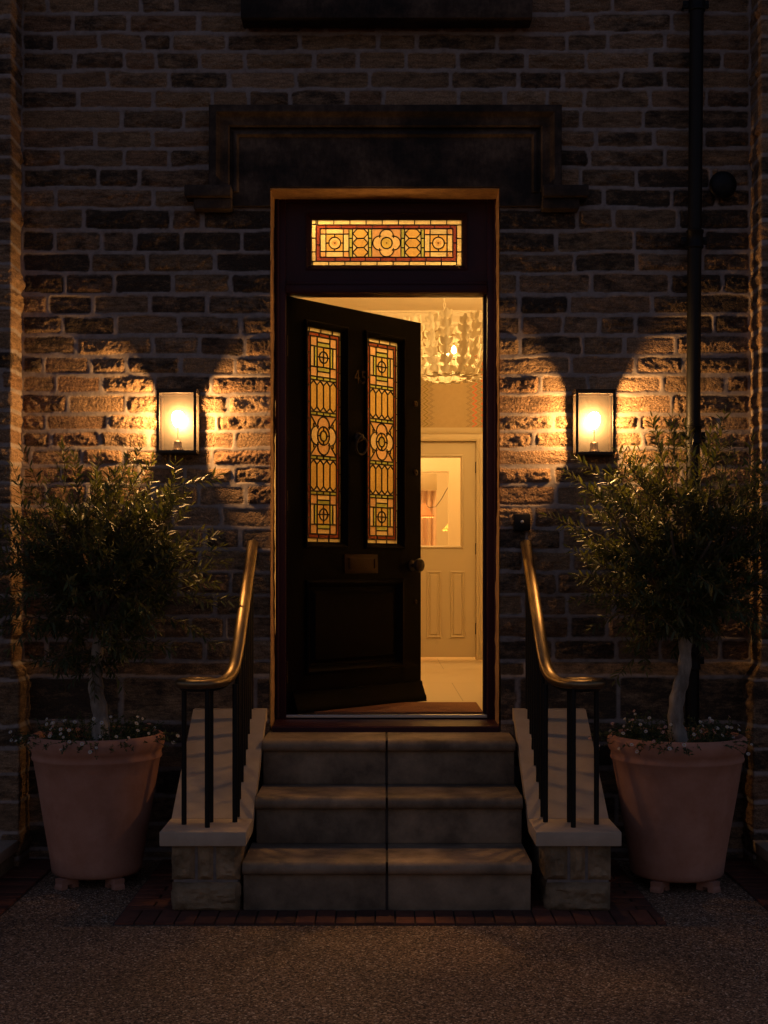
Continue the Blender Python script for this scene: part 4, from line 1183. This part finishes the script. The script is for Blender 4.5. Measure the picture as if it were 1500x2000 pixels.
# ================================================================== STEPS
steps = thing('stone_steps', 'three sandstone steps with rounded nosings leading up to the door', 'steps', (0, 5.7, 0))
SXA, SXB, SXM = -0.572, 0.597, 0.012
RIS = 0.204
st_rng = random.Random(3)
mb = MB()
for i, (yr, yb) in enumerate(((6.09, 6.45), (5.76, 6.12), (5.41, 5.79))):
    top = z_(-0.772) - RIS*i; mb.box(SXM-0.0052, SXM+0.0052, yr+0.008, yb-0.003, top-RIS, top-0.006)
mb.build('mortar_joint', JOINT, steps)
for i, (yr, yb) in enumerate(((6.09, 6.45), (5.76, 6.12), (5.41, 5.79))):
    top = z_(-0.772) - RIS*i; bot = top-RIS
    for side in (0, 1):
        xa, xb2 = (SXA if i == 2 else -0.5535, SXM-0.005) if side == 0 else (SXM+0.005, SXB)
        nose = [(yr-0.038+0.026-0.026*math.cos(R(a)), top-0.026+0.026*math.sin(R(a))) for a in range(-80, 91, 17)]
        prof = nose + [(yb, top), (yb, top-0.052)]
        mb = MB(); mb.prism_x(prof[::-1], xa, xb2, tone=st_rng.uniform(0.35, 0.7)); mb.build('tread_slab', STEP, steps, smooth=True, angle=50)
        mb = MB(); mb.box(xa, xb2, yr, yb-0.002, bot-0.0, top-0.0525, bev=0.006, tone=st_rng.uniform(0.3, 0.75)); mb.build('riser_block', STEP, steps, smooth=True)

# ================================================================== STAIR SIDE WALLS
def rough_box(mb, x0, x1, y0, y1, z0, z1, seed, amp=0.010, tone=0.5, faces='f'):
    bm = bmesh.new(); bmesh.ops.create_cube(bm, size=1)
    for v in bm.verts: v.co = ((x0+x1)/2+v.co.x*(x1-x0), (y0+y1)/2+v.co.y*(y1-y0), (z0+z1)/2+v.co.z*(z1-z0))
    bmesh.ops.subdivide_edges(bm, edges=bm.edges[:], cuts=18, use_grid_fill=True)
    for v in bm.verts:
        c = v.co.copy()
        e = min(min(c.x-x0, x1-c.x), min(c.z-z0, z1-c.z))
        k = min(1.0, max(0, e)/0.02)
        p = Vector((c.x*14+seed*3.1, c.y*14, c.z*18+seed))
        n = mn.noise(p)*0.6+mn.noise(p*2.7)*0.35+mn.noise(p*6)*0.2
        if abs(c.y-y0) < 1e-5: v.co.y = y0 - k*(amp*(0.7+n)) + (1-k)*0.006*(n+1)*0.5
        elif c.x-x0 < 1e-5 or x1-c.x < 1e-5:
            s = -1 if c.x-x0 < 1e-5 else 1
            v.co.x += s*amp*0.5*(n)
        v.co.z += 0.003*mn.noise(Vector((c.x*20+seed, c.y*20, seed)))
    mb.bm(bm, 0, tone)
def slope_z(Y): return z_(-1.0515) + 0.617*(Y-5.66)
def side_wall(x0, x1, px0, px1, label, seed):
    """coping from x0..x1, pier below from px0..px1"""
    t = thing('stair_side_wall', label, 'stair wall', ((x0+x1)/2, 5.9, 0), 'low stone walls flanking the steps')
    mb = MB(); ze = z_(-1.0515); mb.box(x0, x1, 5.36, 5.655, ze-0.058, ze, bev=0.004); mb.build('end_slab', COPING, t, smooth=True)
    th = 0.058; ys, yt = 5.66, 6.30
    mb = MB()
    mb.prism_x([(ys, slope_z(ys)-th), (yt, slope_z(yt)-th), (YW-0.055, slope_z(yt)-th), (YW-0.055, slope_z(yt)), (yt, slope_z(yt)), (ys, slope_z(ys))], x0+0.002, x1-0.002)
    o = mb.build('coping_slab', COPING, t)
    mb = MB()
    # body below
    mb.prism_x([(5.404, 0.0), (YW-0.05, 0.0), (YW-0.05, slope_z(yt)-th-0.002), (yt, slope_z(yt)-th-0.002), (ys, slope_z(ys)-th-0.002), (5.404, slope_z(ys)-th-0.002)], px0+0.008, px1-0.008)
    mb.build('mortar_core', MORTAR, t)
    mb = MB(); zt_ = ze-0.059; zm = zpx(1722, 5.39); w = px1-px0; q = random.Random(seed)
    c1 = px0+w*0.36; c2 = px0+w*0.63
    g_ = 0.006
    for a, b in ((px0, c1-g_), (c1+g_, c2-g_), (c2+g_, px1)): rough_box(mb, a, b, 5.40, 5.60, zm+g_, zt_, q.random()*50, 0.024, q.uniform(.3, .9))
    rough_box(mb, px0+0.002, px1-0.002, 5.40, 5.60, 0.001, zm-g_, q.random()*50, 0.034, q.uniform(.4, .8))
    # courses behind, both flanks
    z = 0.001; row = 0
    hts = [zm-g_-0.001, zt_-zm-g_, 0.105, 0.105, 0.1]
    for hgt in hts:
        y = 5.608
        while y < YW-0.1:
            l = q.uniform(0.16, 0.3); y1 = min(y+l, YW-0.06)
            ztop = z+hgt
            lim = (slope_z(min(y, 6.3)) - th - 0.004)
            if ztop > lim: ztop = lim
            if ztop-z > 0.03: rough_box(mb, px0+0.004, px1-0.004, y, y1-0.008, z, ztop, q.random()*50, 0.006, q.uniform(.2, .8))
            y = y1
        z += hgt+2*g_
    mb.build('rubble_wall', PIER, t, smooth=True)
side_wall(-0.905, -0.556, -0.861, -0.585, 'low stone wall with sloping coping left of the steps', 5)
side_wall(0.612, 0.957, 0.655, 0.920, 'low stone wall with sloping coping right of the steps', 9)

# ================================================================== RAILINGS
def catmull(pts, n=8):
    out = []; P_ = [Vector(p) for p in pts]; P_ = [P_[0]*2-P_[1]] + P_ + [P_[-1]*2-P_[-2]]
    for i in range(1, len(P_)-2):
        p0, p1, p2, p3 = P_[i-1:i+3]
        for k in range(n):
            t = k/n
            out.append(0.5*((2*p1)+(-p0+p2)*t+(2*p0-5*p1+4*p2-p3)*t*t+(-p0+3*p1-3*p2+p3)*t**3))
    out.append(P_[-2]); return out
def railing(fx_, label, xt, xline):
    """fx_: maps left-hand x to this side"""
    t = thing('stair_railing', label, 'railing', (fx_(-0.70), 5.7, z_(-1.05)), 'metal railings on the stair walls')
    raw = [(-0.632, 6.415, .135), (-0.630, 6.2, -.010), (-0.628, 5.97, -.158), (-0.628, 5.84, -.248), (-0.630, 5.74, -.335), (-0.638, 5.66, -.408), (-0.655, 5.585, -.448), (-0.685, 5.505, -.461), (-0.728, 5.455, -.463), (-0.785, 5.450, -.463), (-0.830, 5.487, -.463), (-0.838, 5.535, -.463), (-0.812, 5.578, -.463), (-0.765, 5.592, -.463), (-0.725, 5.572, -.463), (-0.712, 5.540, -.463), (-0.728, 5.518, -.463), (-0.752, 5.522, -.463)]
    path = [Vector((fx_(p.x), p.y, z_(p.z))) for p in catmull(raw, 7)]
    # handrail profile: half-round top on a flat bar
    prof = [(-0.016, -0.020), (-0.024, -0.014), (-0.027, -0.002)] + [(-0.027*math.cos(R(a)), 0.018*math.sin(R(a))) for a in range(15, 180, 15)] + [(0.027, -0.002), (0.024, -0.014), (0.016, -0.020)]
    mb = MB(); vs = []; m = len(prof); n = len(path)
    for i, p in enumerate(path):
        T_ = (path[min(i+1, n-1)]-path[max(i-1, 0)]).normalized()
        S_ = T_.cross(Vector((0, 0, 1))).normalized(); U_ = S_.cross(T_)
        f = 1.0 if i < n-22 else max(0.50, 1-(i-(n-22))/40.0)
        for a, b in prof: vs.append(p+S_*a*f+U_*b)
    fs = [(i*m+k, i*m+(k+1) % m, (i+1)*m+(k+1) % m, (i+1)*m+k) for i in range(n-1) for k in range(m)]
    fs += [tuple(range(m)), tuple(reversed(range((n-1)*m, n*m)))]
    mb.add(vs, fs); mb.build('handrail', BRASSRAIL, t, smooth=True, angle=50)
    # core bar under the rail
    mb = MB(); mb.tube([p-Vector((0, 0, 0.024)) for p in path[:-4]], 0.008, 6); mb.build('core_bar', BLACK, t)
    def zrail(Y):
        best = None
        for a, b in zip(path[:-1], path[1:]):
            if (a.y-Y)*(b.y-Y) <= 0 and abs(a.y-b.y) > 1e-6 and a.x*0 == 0:
                k = (Y-a.y)/(b.y-a.y); return a.lerp(b, k)
    for Y in (5.572, 5.668, 5.764, 5.86, 5.955, 6.05, 6.145, 6.24, 6.33):
        pr = zrail(Y); foot = slope_z(min(Y, 6.30)) if Y > 5.66 else z_(-1.0515)
        x = pr.x if Y > 5.7 else fx_(-0.624)
        mb = MB(); mb.tube([(x, Y, foot+0.0005), (x, Y, pr.z-0.022)], 0.0108, 12)
        mb.build('baluster', BLACK, t, smooth=True)
    for X, Y in ((-0.829, 5.52), (-0.724, 5.456), (-0.724, 5.572)):
        mb = MB(); mb.tube([(fx_(X), Y, z_(-1.0515)+0.0005), (fx_(X), Y, z_(-.463)-0.018)], 0.0108, 12); mb.build('baluster', BLACK, t, smooth=True)
railing(lambda x: x, 'black railing with brass handrail and scroll end left of the steps', 0, 0)
railing(lambda x: 0.052-x, 'black railing with brass handrail and scroll end right of the steps', 0, 0)

# ================================================================== GROUND
mb = MB(); mb.add([(-60, -60, 0), (60, -60, 0), (60, 60, 0), (-60, 60, 0)], [(0, 1, 2, 3)])
tag(mb.build('ground', GRAVEL), 'gravel forecourt', kind='structure')
mb = MB(); q = random.Random(21)
mb.box(-1.06, 1.105, 5.192, YW, -0.02, 0.003, 1)
x = -1.055
while x < 1.10:
    w = 0.0785; mb.box(x+0.003, min(x+w-0.003, 1.102), 5.195, 5.388, 0.0, 0.011+q.uniform(-.0015, .0015), 0, q.random(), bev=0.002); x += w
for xa, xb2 in ((-1.055, -0.575), (0.60, 1.10)):
    y = 5.395; row = 0
    while y < 6.34:
        x = xa - (0.1 if row % 2 else 0)
        while x < xb2:
            a, b = max(x, xa), min(x+0.212, xb2)
            if b-a > 0.02: mb.box(a+0.003, b-0.003, y, y+0.062, 0.0, 0.011+q.uniform(-.0015, .0015), 0, q.random(), bev=0.002)
            x += 0.215
        y += 0.068; row += 1
tag(mb.build('brick_paving', [BRICKP, JOINT], None, smooth=True), 'dark red brick paving round the foot of the steps', kind='structure')
for sg in (-1, 1):
    mb = MB(); xa = 1.535 if sg < 0 else 1.56
    xb2 = 2.6
    mb.box(sg*xb2 if sg < 0 else xa, -xa if sg < 0 else xb2, 5.0, YW, -0.02, 0.003, 1)
    y = 5.003
    while y < 6.36:
        x = xa
        while x < 2.0:
            a, b = (x+0.003, x+0.209); 
            if sg < 0: a, b = -b, -a
            mb.box(a, b, y, y+0.062, 0.0, 0.011+q.uniform(-.0015, .0015), 0, q.random(), bev=0.002)
            x += 0.215
        y += 0.068
    tag(mb.build('brick_edging', [BRICKP, JOINT], None, smooth=True), 'brick edging at the foot of the bay', kind='structure')
for sg, lab in ((-1, 'low flat stone slab at the foot of the left bay'), (1, 'low flat stone slab at the foot of the right bay')):
    t = thing('stone_kerb', lab, 'kerb', (sg*2.0, 5.6, 0), 'low slabs by the bays')
    xa = 1.70 if sg < 0 else 1.71
    a, b = (-2.5, -xa) if sg < 0 else (xa, 2.5)
    mb = MB(); mb.box(a, b, 4.6, YBAY-0.055, 0.083, 0.134, bev=0.005); mb.build('top_slab', COPING, t, smooth=True)
    mb = MB(); mb.box(a+0.02, b-0.02, 4.62, YBAY-0.055, 0.0, 0.082); mb.build('base_course', PIER, t)

# ================================================================== POTS
def pot(cx, cy, R1, label, seed):
    t = thing('terracotta_pot', label, 'plant pot', (cx, cy, 0.045), 'large terracotta pots either side of the steps')
    z0 = 0.045; H_ = 0.615; Rb = R1*0.665
    prof = [(0.0, 0.0), (Rb-0.01, 0.0), (Rb, 0.010), (Rb+0.002, 0.03)]
    for k in range(1, 9):
        s = k/8; prof.append((Rb + (R1*0.925-Rb)*s, 0.03+(H_-0.145)*s))
    rt = R1*0.925
    prof += [(rt+0.008, H_-0.106), (rt+0.010, H_-0.100), (rt+0.006, H_-0.093), (rt+0.006, H_-0.075), (rt+0.014, H_-0.066), (R1-0.004, H_-0.050), (R1, H_-0.030), (R1-0.005, H_-0.010), (R1-0.020, H_), (R1-0.036, H_-0.008), (R1-0.045, H_-0.03), (R1-0.055, H_-0.12)]
    mb = MB(); mb.lathe(prof, (cx, cy, z0), 72, jitter=0.008); mb.f = [f for f in mb.f if len(f) == 4]; mb.mi = mb.mi[:len(mb.f)]
    mb.build('pot_body', TERRA, t, smooth=True, angle=60)
    mb = MB(); vs = [(cx, cy, z0+H_-0.05)]; n = 36
    for r_ in range(1, 6):
        for k in range(n):
            a = 2*math.pi*k/n; rr = (R1-0.047)*r_/5
            vs.append((cx+rr*math.cos(a), cy+rr*math.sin(a), z0+H_-0.05+0.012*mn.noise(Vector((a*3, r_, seed)))))
    fs = [(0, 1+k, 1+(k+1) % n) for k in range(n)] + [(1+(r_-1)*n+k, 1+r_*n+k, 1+r_*n+(k+1) % n, 1+(r_-1)*n+(k+1) % n) for r_ in range(1, 5) for k in range(n)]
    mb.add(vs, fs); mb.build('soil', SOIL, t, smooth=True, angle=180)
    return z0+H_
def pot_foot(x, y, label, rot):
    mb = MB()
    pr = [(-0.045, 0.0), (-0.012, 0.0), (-0.010, 0.018), (0.016, 0.018), (0.018, 0.0), (0.050, 0.0), (0.050, 0.012), (0.044, 0.024), (0.047, 0.0445), (-0.04, 0.0445)]
    n = len(pr); w = 0.024
    vs = [Vector((a, -w, b)) for a, b in pr] + [Vector((a, w, b)) for a, b in pr]
    Mx = Matrix.Translation((x, y, 0.0)) @ Matrix.Rotation(rot, 4, 'Z')
    mb.add([Mx @ v for v in vs], [tuple(range(n)), tuple(reversed(range(n, 2*n)))] + [(i, n+i, n+(i+1) % n, (i+1) % n) for i in range(n)])
    tag(mb.build('pot_foot', TERRA, None, org=(x, y, 0)), label, 'pot foot', 'terracotta feet under the pots')
PXL, PYL, PXR, PYR = xpx(190, 5.95), 5.95, xpx(1322, 5.90), 5.90
ztl = pot(PXL, PYL, 0.300, 'pinkish terracotta pot with rolled rim left of the steps', 1.0)
ztr = pot(PXR, PYR, 0.305, 'pinkish terracotta pot with rolled rim right of the steps', 5.0)
for cx, cy, s in ((PXL, PYL, 'left'), (PXR, PYR, 'right')):
    for k, (a, w) in enumerate(((R(-127), 'left'), (R(-52), 'right'))):
        rr = 0.17
        pot_foot(cx+rr*math.cos(a), cy+rr*math.sin(a), 'scrolled terracotta foot under the %s front of the %s pot' % (w, s), a)
    pot_foot(cx, cy+0.15, 'scrolled terracotta foot under the back of the %s pot' % s, R(90))

# ================================================================== DAISIES
def daisies(cx, cy, zr, R1, seed, label, nflow):
    q = random.Random(seed)
    t = thing('daisy_plant', label, 'daisies', (cx, cy, zr-0.05), 'small white daisies trailing over the pot rims')
    mb = MB(); fl = []
    tips = []
    for k in range(250):
        a = q.uniform(0, 2*math.pi); trail = k % 5 == 0; r0 = (q.uniform(0.93, 0.99) if trail else q.uniform(0.55, 0.92))*(R1-0.05)
        p = Vector((cx+r0*math.cos(a), cy+r0*math.sin(a), zr-0.045))
        out = Vector((math.cos(a), math.sin(a), 0))
        front = max(0, -math.sin(a))
        lean = q.uniform(1.0, 1.5) if trail else q.uniform(-0.2, 0.9); l = q.uniform(0.10, 0.15) if trail else q.uniform(0.04, 0.115)
        pts = [p]; d = (Vector((0, 0, 1))+out*lean+Vector((q.uniform(-.4, .4), q.uniform(-.4, .4), 0))).normalized()
        for j in range(4):
            pts.append(pts[-1]+d*l/4*1.15); d = (d+out*0.16*lean+Vector((0, 0, -0.30*max(lean, 0)))).normalized()
        mb.tube(pts, 0.0011, 3, cap=False)
        for j in range(14):
            u = q.uniform(0.2, 1); i = min(int(u*4), 3); c = pts[i].lerp(pts[i+1], u*4-i)
            dv = Vector((q.uniform(-1, 1), q.uniform(-1, 1), q.uniform(-.3, .9))).normalized(); sv = dv.orthogonal().normalized()
            L = q.uniform(0.010, 0.022); W = L*0.2
            mb.add([c, c+dv*L*0.5+sv*W, c+dv*L, c+dv*L*0.5-sv*W], [(0, 1, 2, 3)], 0, q.random())
        tips.append((pts[-1], out))
    leafmesh('foliage', mb, HERB, t)
    q.shuffle(tips); tips.sort(key=lambda s: (s[1].y > 0.45))
    for k in range(nflow):
        p, out = tips[k]; p = p+Vector((0, 0, q.uniform(0.002, 0.022)))+out*q.uniform(0, 0.02)
        nrm = (Vector((0, 0, 0.7))+out*0.5+Vector((q.uniform(-.5, .5), -q.uniform(0.1, 1.0), 0))).normalized()
        s = nrm.orthogonal().normalized(); w = nrm.cross(s); rr = q.uniform(0.0065, 0.0095)
        mb = MB(); mat = 1 if q.random() < 0.12 else 0
        n = 12
        for i in range(n):
            a = 2*math.pi*i/n; a1 = a+0.42; a2 = a+0.21
            d = lambda x: s*math.cos(x)+w*math.sin(x)
            mb.add([p+d(a)*rr*0.42, p+d(a1)*rr*0.42, p+d(a1-0.05)*rr*0.9+nrm*0.001, p+d(a2)*rr*1.05+nrm*0.001, p+d(a+0.05)*rr*0.9+nrm*0.001], [(0, 1, 2, 3, 4)], 0 if not mat else 1)
        mb.add([p+nrm*0.0015]+[p+(s*math.cos(2*math.pi*i/8)+w*math.sin(2*math.pi*i/8))*rr*0.42+nrm*0.0004 for i in range(8)], [(0, 1+i, 1+(i+1) % 8) for i in range(8)], 2)
        mb.tube([p-nrm*0.001, p-nrm*0.012-Vector((0, 0, 0.012))], 0.0006, 3, mi=2)
        leafmesh('daisy', mb, [PETALWHITE, PETALPINK, DISC], t)
daisies(PXL, PYL, ztl, 0.30, 8, 'small white daisies around the foot of the tree in the left pot', 44)
daisies(PXR, PYR, ztr, 0.305, 19, 'small white daisies around the foot of the tree in the right pot', 50)

# ================================================================== OLIVE TREES
def olive(base, trunk, cc, rad, seed, label, ntw, extra=()):
    q = random.Random(seed)
    t = thing('olive_tree', label, 'olive tree', base, 'olive trees in terracotta pots')
    mb = MB(); tp = catmull(trunk, 6); n = len(tp)
    r = [0.050-0.012*min(1, i/6.0)-0.012*i/n + 0.003*math.sin(i*1.7+seed) for i in range(n)]
    mb.tube(tp, r, 14)
    mb.v = [tuple(Vector(v)+Vector((1, 1, 0))*0.006*mn.noise(Vector(v)*14)) for v in mb.v]
    mb.build('trunk', BARK, t, smooth=True, angle=180)
    top = Vector(trunk[-1]); cc = Vector(cc); lb = MB(); br_ = MB()
    limbs = []
    for k in range(13):
        a = 2*math.pi*k/13+q.uniform(-.2, .2); el = q.uniform(0.1, 1.3)
        d = Vector((math.cos(a)*math.cos(el), math.sin(a)*math.cos(el)*0.8, math.sin(el)*1.2-0.25))
        end = cc + Vector((d.x*rad[0], d.y*rad[1], d.z*rad[2]))*q.uniform(0.6, 0.85)
        mid = top.lerp(end, 0.5)+Vector((q.uniform(-.04, .04), q.uniform(-.04, .04), 0.06))
        pts = catmull([top, mid, end], 6)
        br_.tube(pts, [0.014*(1-0.75*i/len(pts)) for i in range(len(pts))], 6)
        limbs.append(pts)
    def leaf(c, d, nrm, L, tone):
        s = d.cross(nrm).normalized(); W = L*q.uniform(.17, .23); n_ = s.cross(d)
        b = c+d*L*0.06
        vs = [c, b+d*L*0.28+s*W*.5, b+d*L*0.28+n_*-W*.12, b+d*L*0.28-s*W*.5, b+d*L*.65+s*W*.42-n_*L*.03, b+d*L*.65-n_*(L*.03+W*.1), b+d*L*.65-s*W*.42-n_*L*.03, c+d*L-n_*L*.09]
        lb.add(vs, [(0, 1, 2), (0, 2, 3), (1, 4, 5, 2), (2, 5, 6, 3), (4, 7, 5), (5, 7, 6)], 0, tone)
    def twig(p, d, l, nl, droop):
        pts = [p]; dd = d.copy()
        for j in range(5):
            dd = (dd+Vector((q.uniform(-.16, .16), q.uniform(-.16, .16), q.uniform(-.1, .14)-droop))).normalized()
            pts.append(pts[-1]+dd*l/5)
        for i_, p_ in enumerate(pts):
            if p_.y > YW-0.07: p_.y = YW-0.07-0.2*abs(p_.y-(YW-0.07))*0.2
        br_.tube(pts, [0.0026*(1-0.7*i/5) for i in range(6)], 4, cap=False)
        tone0 = q.random()
        for j in range(nl):
            u = 0.12+0.88*(j+q.random()*.4)/nl; f_ = min(u*5, 4.999); i = int(f_); c = pts[i].lerp(pts[i+1], f_-i); tg = (pts[i+1]-pts[i]).normalized()
            for sd in (-1, 1):
                ax = tg.orthogonal().normalized(); ax.rotate(Matrix.Rotation(j*1.57+q.uniform(-.5, .5), 3, tg))
                dv = (tg*q.uniform(.35, .95)+ax*sd*q.uniform(.6, 1.0)).normalized()
                nr = (Vector((q.uniform(-.5, .5), q.uniform(-.5, .5), 1))-dv*0.2).normalized()
                if abs(nr.dot(dv)) > .97: nr = Vector((1, 0, 0))
                leaf(c, dv, nr, q.uniform(0.036, 0.062)*(1-0.25*max(0, u-.8)*5*.4), min(1, max(0, tone0*.5+q.random()*.5)))
        tg = (pts[-1]-pts[-2]).normalized()
        leaf(pts[-1], tg, tg.orthogonal().normalized(), 0.035, q.random())
    for k in range(ntw):
        while True:
            v = Vector((q.uniform(-1, 1), q.uniform(-1, 1), q.uniform(-1, 1)))
            if v.length <= 1: break
        rr = v.length
        v = v.normalized()*(rr**0.55)
        lump = 0.74+0.78*mn.noise(v*1.9+Vector((seed, 0, 0)))+0.16*mn.noise(v*4.3+Vector((0, seed, 0)))
        p = cc+Vector((v.x*rad[0], v.y*rad[1], v.z*rad[2]))*lump*0.88
        out = (Vector((v.x, v.y*0.8, v.z*0.9+0.35))+Vector((q.uniform(-.7, .7), q.uniform(-.7, .7), q.uniform(-.5, .5)))).normalized()
        if p.y > YW-0.12: p.y = YW-0.12
        twig(p-out*0.05, out, q.uniform(0.09, 0.19), q.randint(8, 12), q.uniform(-.03, .06))
    for k in range(70):
        a = q.uniform(0, 2*math.pi); el = q.uniform(-0.7, 1.4)
        v = Vector((math.cos(a)*math.cos(el), math.sin(a)*math.cos(el), math.sin(el)))
        p = cc+Vector((v.x*rad[0], v.y*rad[1], v.z*rad[2]))*q.uniform(0.62, 0.86)
        if p.y > YW-0.2: p.y = YW-0.2
        twig(p, (v+Vector((q.uniform(-.3, .3), q.uniform(-.3, .1), q.uniform(-.1, .4)))).normalized(), q.uniform(.16, .27), q.randint(9, 13), q.uniform(-.02, .05))
    for (p, d, l, nl) in extra:
        twig(Vector(p), Vector(d).normalized(), l, nl, 0.0)
    br_.build('branches', TWIG, t, smooth=True, angle=180)
    leafmesh('foliage', lb, OLIVE, t)
zb = ztl-0.06
xl = xpx(198, PYL)
olive((xl, PYL, zb), [(xl, PYL, zb-0.02), (xl-0.004, PYL, zb+0.12), (xl-0.022, PYL, zb+0.26), (xl-0.018, PYL, zb+0.40), (xl, PYL, zb+0.55)],
      (xpx(200, PYL), PYL-0.02, zpx(1118, PYL)), (0.50, 0.40, 0.45), 31, 'bushy olive tree with a pale straight trunk in the left pot', 560,
      extra=[((xpx(350, 5.8), 5.8, zpx(1100, 5.8)), (1, -0.1, .35), 0.20, 12), ((xpx(330, 5.8), 5.85, zpx(950, 5.8)), (1, 0, .25), 0.22, 11), ((xpx(250, 5.8), 5.9, zpx(920, 5.8)), (.3, 0, 1), 0.12, 9), ((xpx(120, 5.8), 5.9, zpx(930, 5.8)), (-.1, 0, 1), 0.16, 9)])
xr = xpx(1335, PYR); zb = ztr-0.06
olive((xr, PYR, zb), [(xpx(1332, PYR), PYR, zb-0.02), (xpx(1320, PYR), PYR, zb+0.10), (xpx(1322, PYR), PYR, zb+0.22), (xpx(1336, PYR), PYR, zb+0.34), (xpx(1338, PYR), PYR, zb+0.5)],
      (xpx(1342, PYR), PYR-0.02, zpx(1098, PYR)), (0.50, 0.40, 0.53), 57, 'bushy olive tree with a leaning grey trunk in the right pot', 520,
      extra=[((xpx(1215, 5.8), 5.8, zpx(1120, 5.8)), (-1, -0.1, .25), 0.28, 13), ((xpx(1240, 5.85), 5.85, zpx(985, 5.85)), (-1, 0, .05), 0.22, 11), ((xpx(1290, 5.9), 5.9, zpx(890, 5.9)), (-.1, 0, 1), 0.15, 10), ((xpx(1460, 5.9), 5.9, zpx(930, 5.9)), (.2, 0, 1), 0.18, 10), ((xpx(1230, 5.8), 5.8, zpx(1180, 5.8)), (-1, -.1, -.1), 0.15, 9), ((xpx(1250, 5.8), 5.85, zpx(930, 5.8)), (-.6, 0, .8), 0.15, 9)])

for o in list(bpy.data.objects):
    if '_org' in o: del o['_org']
print("objects", len(bpy.data.objects))
